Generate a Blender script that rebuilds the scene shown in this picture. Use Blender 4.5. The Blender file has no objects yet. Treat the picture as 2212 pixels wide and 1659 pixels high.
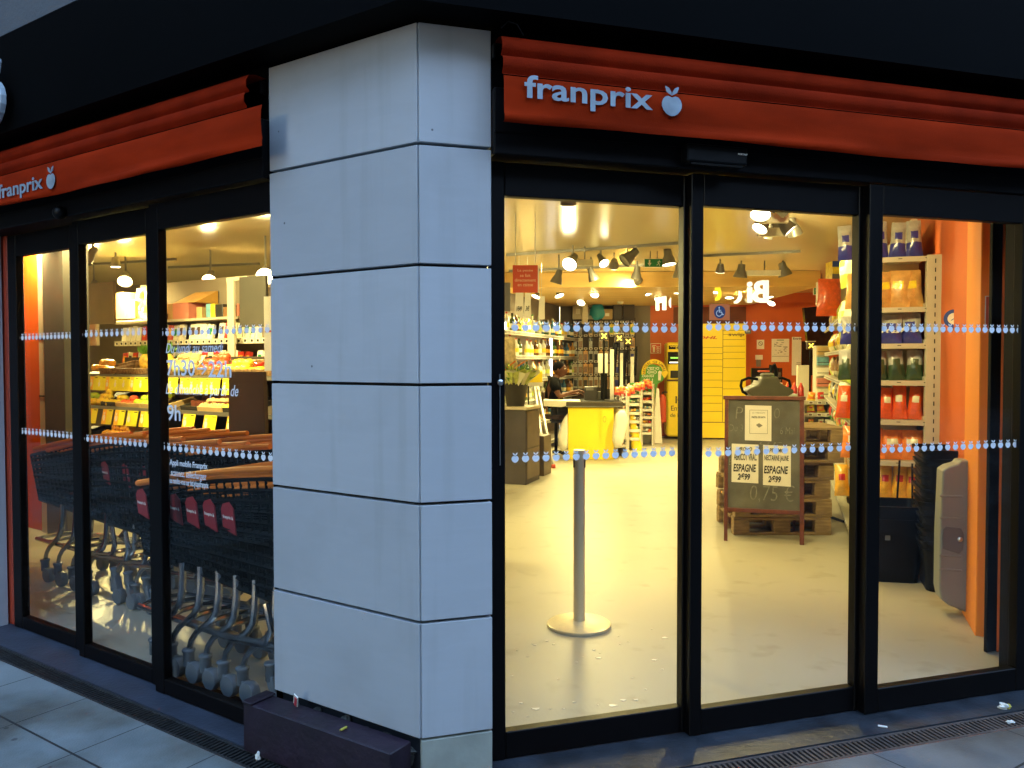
import bpy, bmesh, math, random
from mathutils import Matrix, Vector, noise
R=math.radians; rnd=random.Random(7)
sc=bpy.context.scene
# ------------------------------------------------ camera
PITCH=R(1.64); HC=1.45
cam=bpy.data.cameras.new('camera'); camo=bpy.data.objects.new('camera',cam); sc.collection.objects.link(camo)
cam.sensor_width=36; cam.lens=1724/2212*36; cam.clip_start=.05; cam.clip_end=300
camo.location=(0,0,HC); camo.rotation_euler=(R(90)-PITCH,R(.1),0); sc.camera=camo
# ------------------------------------------------ sky and light (dusk)
w=bpy.data.worlds.new('World'); sc.world=w; w.use_nodes=True
nt=w.node_tree; bg=nt.nodes['Background']; sky=nt.nodes.new('ShaderNodeTexSky')
sky.sky_type='NISHITA'; sky.sun_disc=False; sky.sun_elevation=R(3.0); sky.sun_rotation=R(150); sky.ozone_density=2.2; sky.dust_density=.6
tint=nt.nodes.new('ShaderNodeMix'); tint.data_type='RGBA'; tint.blend_type='MULTIPLY'; tint.inputs[0].default_value=1; tint.inputs[7].default_value=(1.15,1.0,.98,1)
nt.links.new(sky.outputs[0],tint.inputs[6]); nt.links.new(tint.outputs[2],bg.inputs[0]); bg.inputs[1].default_value=.16
sun=bpy.data.lights.new('sun','SUN'); suno=bpy.data.objects.new('sun',sun); sc.collection.objects.link(suno)
sun.energy=.01; sun.angle=R(40); sun.color=(.62,.76,1); suno.rotation_euler=(R(62),0,R(-8))
sc.view_settings.view_transform='Standard'; sc.view_settings.look='None'; sc.view_settings.exposure=5.0; sc.view_settings.gamma=1
sc.cycles.use_denoising=True; sc.cycles.sample_clamp_indirect=6; sc.cycles.max_bounces=7; sc.cycles.transparent_max_bounces=16
sc.cycles.diffuse_bounces=4; sc.cycles.glossy_bounces=3; sc.cycles.caustics_reflective=False; sc.cycles.caustics_refractive=False
LAMP=(1.0,.82,.32); LK=.028
# ------------------------------------------------ geometry of the view
def ray(vx,vy):
    a=(vx-1106)/1724; b=-(vy-829.5)/1724; c,s=math.cos(PITCH),math.sin(PITCH)
    return (a, c+b*s, -s+b*c)
def at(vx,vy,Y):
    d=ray(vx,vy); k=Y/d[1]; return (d[0]*k,Y,HC+d[2]*k)
def gnd(vx,vy,z=0.):
    d=ray(vx,vy); k=(z-HC)/d[2]; return (d[0]*k,d[1]*k,z)
class Fr:
    def __init__(s,ox,oy,deg): s.ox,s.oy,s.a=ox,oy,R(deg); s.c,s.s=math.cos(s.a),math.sin(s.a)
    def loc(s,x,y,z=0.): return Vector((s.ox+x*s.c-y*s.s, s.oy+x*s.s+y*s.c, z))
    def inv(s,X,Y): dx,dy=X-s.ox,Y-s.oy; return (dx*s.c+dy*s.s,-dx*s.s+dy*s.c)
    def hit(s,vx,vy,y):
        d=ray(vx,vy); ny=(-s.s,s.c); k=(y+s.ox*ny[0]+s.oy*ny[1])/(d[0]*ny[0]+d[1]*ny[1])
        x,_=s.inv(d[0]*k,d[1]*k); return (x,HC+d[2]*k)
    def X(s,vx,y,vy=780): return s.hit(vx,vy,y)[0]
CX,CY=-.3195,2.74
FR=Fr(CX,CY,17.0); FL=Fr(CX,CY,-33.8); WO=Fr(0,0,0)
# ------------------------------------------------ materials
MATS={}
def mat(name,col,rough=.5,metal=0.,var=.1,scale=6.,bump=0.,bs=None,coat=0.,spec=.5,emis=None,es=0.,stretch=(1,1,1),detail=4.,alpha=None):
    if name in MATS: return MATS[name]
    m=bpy.data.materials.new(name); m.use_nodes=True; n=m.node_tree.nodes; l=m.node_tree.links; b=n['Principled BSDF']
    b.inputs['Roughness'].default_value=rough; b.inputs['Metallic'].default_value=metal
    b.inputs['Coat Weight'].default_value=coat; b.inputs['Coat Roughness'].default_value=.12; b.inputs['Specular IOR Level'].default_value=spec
    tc=n.new('ShaderNodeTexCoord'); mp=n.new('ShaderNodeMapping'); mp.inputs['Scale'].default_value=stretch
    no=n.new('ShaderNodeTexNoise'); no.inputs['Scale'].default_value=scale; no.inputs['Detail'].default_value=detail
    l.new(tc.outputs['Object'],mp.inputs[0]); l.new(mp.outputs[0],no.inputs['Vector'])
    cr=n.new('ShaderNodeValToRGB'); cr.color_ramp.elements[0].position=.3; cr.color_ramp.elements[1].position=.7
    cr.color_ramp.elements[0].color=(*[max(0,c*(1-var)) for c in col],1); cr.color_ramp.elements[1].color=(*[min(1,c*(1+var)) for c in col],1)
    l.new(no.outputs['Fac'],cr.inputs[0]); l.new(cr.outputs[0],b.inputs['Base Color'])
    if bump:
        n2=n.new('ShaderNodeTexNoise'); n2.inputs['Scale'].default_value=bs or scale*4; n2.inputs['Detail'].default_value=5
        l.new(mp.outputs[0],n2.inputs['Vector']); bu=n.new('ShaderNodeBump'); bu.inputs['Strength'].default_value=bump; bu.inputs['Distance'].default_value=.01
        l.new(n2.outputs['Fac'],bu.inputs['Height']); l.new(bu.outputs[0],b.inputs['Normal'])
    if emis: b.inputs['Emission Color'].default_value=(*emis,1); b.inputs['Emission Strength'].default_value=es
    if alpha is not None:
        b.inputs['Alpha'].default_value=alpha
    MATS[name]=m; m['col']=1; return m
def glassmat(name,tint=(1,1,1),refl=1.,rough=.0,ior=1.5):
    m=bpy.data.materials.new(name); m.use_nodes=True; n=m.node_tree.nodes; l=m.node_tree.links; n.clear()
    o=n.new('ShaderNodeOutputMaterial'); mx=n.new('ShaderNodeMixShader'); t=n.new('ShaderNodeBsdfTransparent'); g=n.new('ShaderNodeBsdfGlossy'); f=n.new('ShaderNodeLayerWeight'); f.inputs[0].default_value=.5
    t.inputs[0].default_value=(*tint,1); g.inputs['Roughness'].default_value=rough; g.inputs[0].default_value=(refl,refl,refl,1)
    pw=n.new('ShaderNodeMath'); pw.operation='POWER'; pw.inputs[1].default_value=5; ma=n.new('ShaderNodeMath'); ma.operation='MULTIPLY_ADD'; ma.inputs[1].default_value=.8; ma.inputs[2].default_value=.016
    l.new(f.outputs['Facing'],pw.inputs[0]); l.new(pw.outputs[0],ma.inputs[0]); l.new(ma.outputs[0],mx.inputs[0]); l.new(t.outputs[0],mx.inputs[1]); l.new(g.outputs[0],mx.inputs[2]); l.new(mx.outputs[0],o.inputs[0]); MATS[name]=m; return m
# ------------------------------------------------ mesh builder
_txt={}
def text_geo(s,bold=0.,shear=0.,space=1.):
    k=(s,bold,shear,space)
    if k in _txt: return _txt[k]
    c=bpy.data.curves.new('t','FONT'); c.body=s; c.size=1; c.offset=bold; c.shear=shear; c.space_character=space; c.resolution_u=3
    o=bpy.data.objects.new('t',c); sc.collection.objects.link(o); dg=bpy.context.evaluated_depsgraph_get(); dg.update()
    me=bpy.data.meshes.new_from_object(o.evaluated_get(dg)); v=[(p.co.x,p.co.y) for p in me.vertices]; f=[tuple(p.vertices) for p in me.polygons]
    bpy.data.objects.remove(o); bpy.data.curves.remove(c); bpy.data.meshes.remove(me); _txt[k]=(v,f); return v,f
class MB:
    def __init__(s,M=None): s.v=[];s.f=[];s.m=[];s.M=M
    def add(s,vs,fs,mi=0,flip=False):
        b=len(s.v)
        s.v+= [tuple(s.M@Vector(p)) for p in vs] if s.M else [tuple(p) for p in vs]
        for k,f in enumerate(fs):
            q=tuple(b+i for i in f); s.f.append(q[::-1] if flip else q); s.m.append(mi if isinstance(mi,int) else mi[k])
        return s
    def box(s,x0,x1,y0,y1,z0,z1,mi=0,M=None):
        vs=[(x,y,z) for x in(x0,x1) for y in(y0,y1) for z in(z0,z1)]
        if M: vs=[M@Vector(p) for p in vs]
        return s.add(vs,[(0,1,3,2),(4,6,7,5),(0,4,5,1),(2,3,7,6),(0,2,6,4),(1,5,7,3)],mi)
    def prism(s,pts,lo,hi,fn,mi=0):   # outline pts in 2D, fn(u,v,w)->xyz
        n=len(pts); vs=[fn(u,v,lo) for u,v in pts]+[fn(u,v,hi) for u,v in pts]
        return s.add(vs,[tuple(range(n))[::-1],tuple(range(n,2*n))]+[(i,(i+1)%n,n+(i+1)%n,n+i) for i in range(n)],mi)
    def tube(s,pts,r,n=8,mi=0,closed=False,sx=1.):
        P=[Vector(p) for p in pts]; N=len(P); rr=r if isinstance(r,(list,tuple)) else [r]*N; vs=[]; up=None
        for i,p in enumerate(P):
            if closed: t=(P[(i+1)%N]-P[i-1])
            else: t=P[min(i+1,N-1)]-P[max(i-1,0)]
            t.normalize()
            if up is None: up=Vector((0,0,1)) if abs(t.z)<.9 else Vector((1,0,0))
            a=t.cross(up)
            if a.length<1e-5: a=t.orthogonal()
            a.normalize(); b=a.cross(t).normalized(); up=b
            vs+=[p+(a*math.cos(2*math.pi*k/n)*sx+b*math.sin(2*math.pi*k/n))*rr[i] for k in range(n)]
        fs=[]
        for i in range(N if closed else N-1):
            j=(i+1)%N
            fs+=[(i*n+k,j*n+k,j*n+(k+1)%n,i*n+(k+1)%n) for k in range(n)]
        if not closed: fs+=[tuple(range(n)),tuple(range((N-1)*n,N*n))[::-1]]
        return s.add(vs,[f[::-1] for f in fs],mi)
    def lathe(s,prof,c=(0,0,0),n=16,mi=0,M=None):   # prof: (r,z[,mat])
        vs=[];N=len(prof)
        for p in prof: vs+=[Vector((p[0]*math.cos(2*math.pi*k/n),p[0]*math.sin(2*math.pi*k/n),p[1])) for k in range(n)]
        fs=[];ms=[]
        for i in range(N-1):
            for k in range(n): fs.append((i*n+k,i*n+(k+1)%n,(i+1)*n+(k+1)%n,(i+1)*n+k)); ms.append(prof[i][2] if len(prof[i])>2 else mi)
        fs+=[tuple(range(n))[::-1],tuple(range((N-1)*n,N*n))]; ms+=[prof[0][2] if len(prof[0])>2 else mi, prof[-1][2] if len(prof[-1])>2 else mi]
        C=Vector(c); vs=[(M@p if M else p)+C for p in vs]
        return s.add(vs,fs,ms)
    def ball(s,c,r,n=10,mi=0,jit=0.,seed=0,dimple=0.):
        r=(r,r,r) if isinstance(r,(int,float)) else r; m=max(5,n*2//3); vs=[];C=Vector(c)
        for i in range(m+1):
            th=math.pi*i/m
            for k in range(n):
                ph=2*math.pi*k/n; d=Vector((math.sin(th)*math.cos(ph),math.sin(th)*math.sin(ph),math.cos(th)))
                q=1+ (noise.noise(d*1.7+Vector((seed*3.1,seed,0)))*jit if jit else 0); zz=d.z
                if dimple: zz=d.z*(1-dimple*math.exp(-((math.sin(th))/.35)**2))
                vs.append((C.x+d.x*r[0]*q,C.y+d.y*r[1]*q,C.z+zz*r[2]*q))
        fs=[(i*n+k,(i+1)*n+k,(i+1)*n+(k+1)%n,i*n+(k+1)%n) for i in range(m) for k in range(n)]
        return s.add(vs,fs,mi)
    def text(s,t,x0,x1,z0,z1,y,th=.0008,mi=0,bold=0.,shear=0.,mirror=False,fn=None,keep=False,space=1.):
        v,f=text_geo(t,bold,shear,space)
        if not v: return s
        a0=min(p[0] for p in v);a1=max(p[0] for p in v);b0=min(p[1] for p in v);b1=max(p[1] for p in v)
        kx=(x1-x0)/max(a1-a0,1e-6); kz=(z1-z0)/max(b1-b0,1e-6)
        if keep: kx=min(kx,kz); ox=(x0+x1)/2-kx*(a0+a1)/2; kz=kx; oz=(z0+z1)/2-kz*(b0+b1)/2
        else: ox=x0-kx*a0; oz=z0-kz*b0
        P=[(ox+kx*p[0],oz+kz*p[1]) for p in v]
        if mirror: P=[(x0+x1-p[0],p[1]) for p in P]
        fn=fn or (lambda x,z,d:(x,y-d,z))
        n=len(P); vs=[fn(p[0],p[1],th) for p in P]+[fn(p[0],p[1],0) for p in P]
        fs=[q if not mirror else q[::-1] for q in f]; ed={}
        for q in fs:
            for i in range(len(q)): e=(q[i],q[(i+1)%len(q)]); ed[e]=1
        side=[(b,a,a+n,b+n) for (a,b) in ed if (b,a) not in ed]
        return s.add(vs,list(fs)+side,mi)
    def build(s,name,mats,parent=None,smooth=False,bevel=0.,bseg=1,loc=None,rot=0.,sub=0):
        me=bpy.data.meshes.new(name); me.from_pydata(s.v,[],s.f)
        ms=mats if isinstance(mats,(list,tuple)) else [mats]
        for m in ms: me.materials.append(m if not isinstance(m,str) else MATS[m])
        if len(ms)>1: me.polygons.foreach_set('material_index',[min(i,len(ms)-1) for i in s.m])
        if smooth:
            me.polygons.foreach_set('use_smooth',[True]*len(me.polygons)); me.set_sharp_from_angle(angle=R(smooth if smooth is not True else 38))
        me.update(); o=bpy.data.objects.new(name,me); sc.collection.objects.link(o)
        if parent: o.parent=parent
        if loc is not None: o.location=loc
        o.rotation_euler[2]=rot
        if bevel: b=o.modifiers.new('b','BEVEL'); b.width=bevel; b.segments=bseg; b.limit_method='ANGLE'
        return o
def tag(o,label,cat,group=None,kind=None):
    if label: o['label']=label
    if cat: o['category']=cat
    if group: o['group']=group
    if kind: o['kind']=kind
    return o
def thing(name,label,cat,fr,x,y,z=0.,rot=0.,group=None):
    o=bpy.data.objects.new(name,None); sc.collection.objects.link(o); o.empty_display_size=.1
    o.location=fr.loc(x,y,z); o.rotation_euler[2]=fr.a+rot
    return tag(o,label,cat,group)
def place(o,fr,x,y,z=0.,rot=0.,tilt=(0,0)):
    o.location=fr.loc(x,y,z); o.rotation_euler=(tilt[0],tilt[1],fr.a+rot); return o
def kids(o): return [c for c in sc.objects if c.parent==o]
_kc={}
def copy_tree(o,ch=None):
    if o.name not in _kc: _kc[o.name]=[c for c in o.children]
    c=o.copy(); sc.collection.objects.link(c)
    for k in _kc[o.name]:
        d=k.copy(); sc.collection.objects.link(d); d.parent=c
        for g in list(k.children): e=g.copy(); sc.collection.objects.link(e); e.parent=d
    return c
ORD='first second third fourth fifth sixth seventh eighth ninth tenth eleventh twelfth thirteenth fourteenth fifteenth sixteenth seventeenth eighteenth nineteenth twentieth'.split()
def ordw(i): return ORD[i] if i<20 else ('twenty-'+ORD[i-20] if i<29 else str(i+1)+'th')
def struct(o): o['kind']='structure'; return o
def apple_poly(cx,cz,w,n=18):
    """body and two leaves of the apple mark; w = body width"""
    P=[]
    for k in range(n):
        a=2*math.pi*k/n+math.pi/2; r=1.; x=math.cos(a); z=math.sin(a)
        z=z*.95; 
        if abs(x)<.5 and z>0: z-=.28*(1-abs(x)/.5)**1.0
        x*=1-.16*max(0,-z)
        P.append((cx+x*w/2,cz+z*w/2))
    L=[]
    for sgn in(-1,1):
        q=[(0,.56),(.12,.62),(.36,.74),(.46,1.0),(.44,1.08),(.2,.98),(.04,.76)]
        pts=[(cx+sgn*u*w*.62*1.15,cz+(v-.02)*w*.78) for u,v in q]; L.append(pts if sgn>0 else pts[::-1])
    return [P]+L
def add_apple(mb,cx,cz,w,y,th=.0008,mi=0,hscale=1.):
    for P in apple_poly(cx,0,w): mb.prism([(a,cz+b*hscale) for a,b in P],y-th,y,lambda u,v,d:(u,d,v),mi)
# ================================================ MATERIALS
mat('dark_metal',(.0016,.0014,.002),.5,0,.2,3,spec=.12); mat('dark_frame',(.002,.0013,.0013),.42,0,.25,3,spec=.16)
mat('fascia_paint',(.0005,.0006,.0008),.7,0,.5,1.2,bump=.05,spec=.04); mat('awning_cloth',(.26,.019,.003),.9,0,.32,1.6,bump=.3,bs=220,stretch=(1,1,4),spec=.04)
mat('awning_roll_cloth',(.20,.014,.003),.9,0,.25,4,bump=.25,bs=200,spec=.04)
mat('logo_white',(.24,.29,.33),.6,0,.25,14); mat('decal_white',(.74,.77,.82),.6,0,.03,5); 
mat('upper_wall',(.075,.085,.095),.9,0,.1,3,bump=.2,bs=60)
mat('joint_dark',(.02,.022,.028),.9); mat('plinth_maroon',(.013,.0055,.013),.5,0,.45,7,bump=.5,bs=25)
mat('base_stone',(.30,.31,.26),.8,0,.15,7,bump=.15); mat('rubble',(.09,.09,.08),.95,0,.5,18,bump=1,bs=40)
mat('black_plastic',(.003,.003,.003),.4,0,.3,9,spec=.15); mat('black_mesh_plastic',(.0009,.0014,.0013),.55,0,.3,9,spec=.12)
mat('orange_plastic',(.72,.19,.015),.6,0,.08,6); mat('red_label',(.30,.018,.025),.6,0,.08,6); mat('steel',(.55,.55,.52),.28,1,.08,9)
mat('zinc',(.34,.35,.36),.22,.95,.15,12); mat('grey_plastic',(.11,.125,.14),.45,0,.08,8); mat('brushed_steel',(.82,.74,.52),.42,.55,.06,30,stretch=(1,1,.05))
mat('orange_wall',(.58,.11,.008),.55,0,.07,2.2,bump=.03); mat('orange_wall_lit',(.86,.27,.02),.5,0,.04,2); mat('brown_wall',(.17,.045,.012),.7,0,.1,2)
mat('red_panel',(.28,.035,.015),.5,0,.15,3); mat('beige_wall',(.48,.40,.28),.75,0,.06,2); mat('dark_wall',(.23,.19,.14),.75,0,.1,2)
mat('ceiling_gloss',(.74,.62,.38),.22,0,.04,.7,spec=.6); mat('ceiling_edge',(.55,.46,.28),.5); mat('wood_slat',(.72,.50,.18),.55,0,.14,3,stretch=(.3,8,8))
mat('wood_soffit',(.70,.46,.15),.6,0,.1,3,stretch=(.4,3,3)); mat('slat_gap',(.09,.06,.025),.8)
mat('yellow_paint',(.95,.74,.02),.4,0,.03,3); mat('yellow_card',(.85,.80,.03),.6,0,.04,8); mat('orange_card',(.90,.52,.04),.6,0,.04,8)
mat('white_paper',(.80,.78,.70),.7,0,.04,9); mat('beige_metal',(.52,.48,.38),.45,0,.06,4); mat('white_metal',(.72,.69,.60),.45,0,.06,4)
mat('ink',(.02,.02,.02),.6); mat('ink_brown',(.10,.05,.02),.6); mat('grey_ink',(.25,.24,.2),.7); mat('red_sign',(.62,.085,.03),.55,0,.04,5)
mat('green_sign',(.01,.23,.07),.5); mat('green_poster',(.10,.34,.05),.5,0,.08,4); mat('yellow_poster',(.85,.62,.02),.5)
mat('chalk_slate',(.125,.122,.10),.75,0,.35,4,bump=.05); mat('chalk',(.20,.20,.165),.9,0,.3,40); mat('mahogany',(.13,.035,.02),.45,0,.35,14,bump=.2)
mat('pallet_wood',(.33,.22,.10),.85,0,.35,7,bump=.5,stretch=(1,6,6)); mat('dark_void',(.01,.01,.01),.9)
mat('cabinet_dark',(.055,.042,.035),.55,0,.15,4); mat('cabinet_top',(.55,.47,.33),.5); mat('alu',(.62,.61,.58),.35,.8,.08,9)
mat('skin',(.085,.030,.012),.55,0,.1,20,spec=.25); mat('hair',(.004,.003,.003),.9,spec=.05); mat('tshirt',(.004,.004,.004),.9,0,.2,12,spec=.05); mat('jeans',(.022,.026,.05),.85,0,.25,14)
mat('eye_white',(.5,.45,.4),.4); mat('leaf_green',(.12,.26,.03),.5,0,.45,22); mat('leaf_pale',(.50,.56,.14),.5,0,.3,22); mat('wrap_paper',(.62,.60,.40),.35,0,.1,8)
mat('bag_white',(.80,.78,.70),.4,0,.06,9,bump=.3,bs=24); mat('wicker',(.20,.11,.045),.8,0,.5,40,bump=.9,bs=90); mat('crate_black',(.03,.026,.022),.5)
mat('green_apple',(.42,.62,.04),.3,0,.25,8); mat('red_apple',(.62,.09,.03),.3,0,.5,7); mat('mango',(.78,.36,.05),.35,0,.45,4); mat('lemon',(.85,.62,.05),.4,0,.1,9)
mat('melon',(.46,.44,.16),.6,0,.3,12,bump=.4); mat('potato',(.48,.34,.16),.8,0,.25,10,bump=.2); mat('pineapple',(.62,.38,.05),.6,0,.5,28,bump=1,bs=30)
mat('case_grey',(.24,.255,.235),.42,0,.06,3,coat=.15); mat('case_red',(.20,.035,.02),.5); mat('machine_grey',(.085,.08,.06),.45,0,.15,6); mat('screen_black',(.008,.008,.008),.15)
mat('lens_lit',(1,.9,.7),.4,emis=(1,.82,.48),es=28*LK); mat('lens_off',(.25,.22,.17),.3); mat('lamp_grey',(.20,.19,.17),.4,.5,.08,6); mat('lamp_white',(.75,.7,.55),.5)
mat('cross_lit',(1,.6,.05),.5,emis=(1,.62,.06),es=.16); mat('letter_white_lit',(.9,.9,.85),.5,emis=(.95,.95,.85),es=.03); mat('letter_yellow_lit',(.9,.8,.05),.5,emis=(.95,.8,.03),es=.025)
mat('screen_green',(.1,.5,.05),.4,emis=(.4,1,.1),es=.045); mat('screen_white',(.8,.8,.8),.4,emis=(1,1,.9),es=.045); mat('led_white',(1,1,1),.4,emis=(.95,.97,1),es=.4)
mat('navy_disc',(.035,.045,.11),.5); mat('blue_disc',(.03,.07,.35),.5); mat('pink_card',(.62,.22,.16),.6); mat('cardboard',(.50,.34,.15),.8,0,.08,6)
mat('leather_brown',(.045,.02,.012),.5); mat('litter_yellow',(.5,.4,.05),.5); mat('litter_red',(.55,.03,.05),.4)
mat('clear_bag',(.75,.66,.42),.18,0,.35,16,bump=.6,bs=30); mat('teal',(.03,.28,.35),.5); mat('shelf_liner',(.05,.035,.025),.7)
glassmat('door_glass',(.985,.99,.985),.9)
# stone with faint veins and stains
def stone_mat():
    m=mat('pillar_stone',(.43,.445,.46),.6,0,.04,1.3,bump=.02,bs=90); n=m.node_tree.nodes; l=m.node_tree.links; b=n['Principled BSDF']
    tc=n.new('ShaderNodeTexCoord'); mp=n.new('ShaderNodeMapping'); mp.inputs['Scale'].default_value=(1.1,1.1,5); mp.inputs['Rotation'].default_value=(.12,.1,0)
    v=n.new('ShaderNodeTexNoise'); v.inputs['Scale'].default_value=2.2; v.inputs['Detail'].default_value=9; v.inputs['Distortion'].default_value=.3
    l.new(tc.outputs['Object'],mp.inputs[0]); l.new(mp.outputs[0],v.inputs['Vector'])
    cr=n.new('ShaderNodeValToRGB'); e=cr.color_ramp.elements; e[0].position=.42; e[0].color=(.94,.94,.94,1); e[1].position=.58; e[1].color=(.945,.945,.945,1)
    k=e.new(.5); k.color=(.965,.965,.965,1)
    st=n.new('ShaderNodeTexNoise'); st.inputs['Scale'].default_value=3.1; st.inputs['Detail'].default_value=8
    l.new(tc.outputs['Object'],st.inputs['Vector']); c2=n.new('ShaderNodeValToRGB'); c2.color_ramp.elements[0].position=.28; c2.color_ramp.elements[0].color=(.93,.925,.915,1); c2.color_ramp.elements[1].position=.46; c2.color_ramp.elements[1].color=(1,1,1,1)
    l.new(v.outputs['Fac'],cr.inputs[0]); l.new(st.outputs['Fac'],c2.inputs[0])
    src=b.inputs['Base Color'].links[0].from_socket
    for c in(cr,c2):
        mx=n.new('ShaderNodeMix'); mx.data_type='RGBA'; mx.blend_type='MULTIPLY'; mx.inputs[0].default_value=1
        l.new(src,mx.inputs[6]); l.new(c.outputs[0],mx.inputs[7]); src=mx.outputs[2]
    oi=n.new('ShaderNodeObjectInfo'); mr=n.new('ShaderNodeMapRange'); mr.inputs['To Min'].default_value=.93; mr.inputs['To Max'].default_value=1.04; l.new(oi.outputs['Random'],mr.inputs['Value'])
    m2=n.new('ShaderNodeMapping'); m2.inputs['Scale'].default_value=(8,8,.5); l.new(tc.outputs['Object'],m2.inputs[0]); sk=n.new('ShaderNodeTexNoise'); sk.inputs['Scale'].default_value=1.6; sk.inputs['Detail'].default_value=6; l.new(m2.outputs[0],sk.inputs['Vector'])
    c4=n.new('ShaderNodeValToRGB'); c4.color_ramp.elements[0].position=.30; c4.color_ramp.elements[0].color=(.93,.925,.91,1); c4.color_ramp.elements[1].position=.44; c4.color_ramp.elements[1].color=(1,1,1,1); l.new(sk.outputs['Fac'],c4.inputs[0])
    sp=n.new('ShaderNodeTexVoronoi'); sp.inputs['Scale'].default_value=5.5; l.new(tc.outputs['Object'],sp.inputs['Vector']); c5=n.new('ShaderNodeValToRGB'); c5.color_ramp.elements[0].position=.018; c5.color_ramp.elements[0].color=(.25,.25,.25,1); c5.color_ramp.elements[1].position=.03; c5.color_ramp.elements[1].color=(1,1,1,1); l.new(sp.outputs['Distance'],c5.inputs[0])
    for sck in(mr.outputs[0],c4.outputs[0],c5.outputs[0]):
        mx=n.new('ShaderNodeMix'); mx.data_type='RGBA'; mx.blend_type='MULTIPLY'; mx.inputs[0].default_value=1; l.new(src,mx.inputs[6]); l.new(sck,mx.inputs[7]); src=mx.outputs[2]
    l.new(src,b.inputs['Base Color'])
stone_mat()
def slab_mat(name,fr,base,su,sv,ou,ov,rot=0):
    """paving slabs: joints laid out in the frame of the shop front"""
    m=mat(name,base,.78,0,.22,2.4,bump=.35,bs=120); n=m.node_tree.nodes; l=m.node_tree.links; b=n['Principled BSDF']
    g=n.new('ShaderNodeNewGeometry'); mp=n.new('ShaderNodeMapping'); mp.vector_type='TEXTURE'; mp.inputs['Location'].default_value=(fr.ox,fr.oy,0); mp.inputs['Rotation'].default_value=(0,0,fr.a+rot)
    l.new(g.outputs['Position'],mp.inputs[0]); sp=n.new('ShaderNodeSeparateXYZ'); l.new(mp.outputs[0],sp.inputs[0])
    def line(sock,size,off,wd):
        a=n.new('ShaderNodeMath'); a.operation='ADD'; a.inputs[1].default_value=off; l.new(sock,a.inputs[0])
        d=n.new('ShaderNodeMath'); d.operation='PINGPONG'; d.inputs[1].default_value=size/2; l.new(a.outputs[0],d.inputs[0])
        c=n.new('ShaderNodeMath'); c.operation='LESS_THAN'; c.inputs[1].default_value=wd; l.new(d.outputs[0],c.inputs[0]); return c.outputs[0]
    u=line(sp.outputs[0],su,ou,.0028); v=line(sp.outputs[1],sv,ov,.005)
    mx=n.new('ShaderNodeMath'); mx.operation='MAXIMUM'; l.new(u,mx.inputs[0]); l.new(v,mx.inputs[1])
    src=b.inputs['Base Color'].links[0].from_socket
    st=n.new('ShaderNodeTexNoise'); st.inputs['Scale'].default_value=1.7; st.inputs['Detail'].default_value=7; l.new(g.outputs['Position'],st.inputs['Vector'])
    c2=n.new('ShaderNodeValToRGB'); c2.color_ramp.elements[0].position=.38; c2.color_ramp.elements[0].color=(.42,.33,.25,1); c2.color_ramp.elements[1].position=.56; c2.color_ramp.elements[1].color=(1,1,1,1); l.new(st.outputs['Fac'],c2.inputs[0])
    s2=n.new('ShaderNodeTexVoronoi'); s2.inputs['Scale'].default_value=7; l.new(g.outputs['Position'],s2.inputs['Vector'])
    c3=n.new('ShaderNodeValToRGB'); c3.color_ramp.elements[0].position=.06; c3.color_ramp.elements[0].color=(.35,.33,.32,1); c3.color_ramp.elements[1].position=.1; c3.color_ramp.elements[1].color=(1,1,1,1); l.new(s2.outputs['Distance'],c3.inputs[0])
    for c in(c2,c3):
        q=n.new('ShaderNodeMix'); q.data_type='RGBA'; q.blend_type='MULTIPLY'; q.inputs[0].default_value=.85; l.new(src,q.inputs[6]); l.new(c.outputs[0],q.inputs[7]); src=q.outputs[2]
    q=n.new('ShaderNodeMix'); q.data_type='RGBA'; l.new(mx.outputs[0],q.inputs[0]); l.new(src,q.inputs[6]); q.inputs[7].default_value=(.012,.012,.012,1); l.new(q.outputs[2],b.inputs['Base Color'])
    return m
ZL,ZR=-.08,-.02   # the street falls away slightly to the left of the corner
SLO=-FL.inv(*gnd(190,1505,ZL)[:2])[0]
slab_mat('slab_left',FL,(.165,.19,.19),.47,.9,SLO,.50); slab_mat('slab_right',FR,(.13,.135,.14),.62,.8,.35,.28,R(16))
mat('threshold_stone',(.028,.036,.055),.6,0,.35,5,bump=.3,bs=60); mat('threshold_wet',(.025,.03,.038),.42,0,.5,6,bump=.3,bs=40); mat('cast_iron',(.018,.018,.018),.6,.3,.5,14,bump=.5,bs=60); mat('concrete_rust',(.07,.05,.042),.85,0,.4,8,bump=.5)
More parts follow.
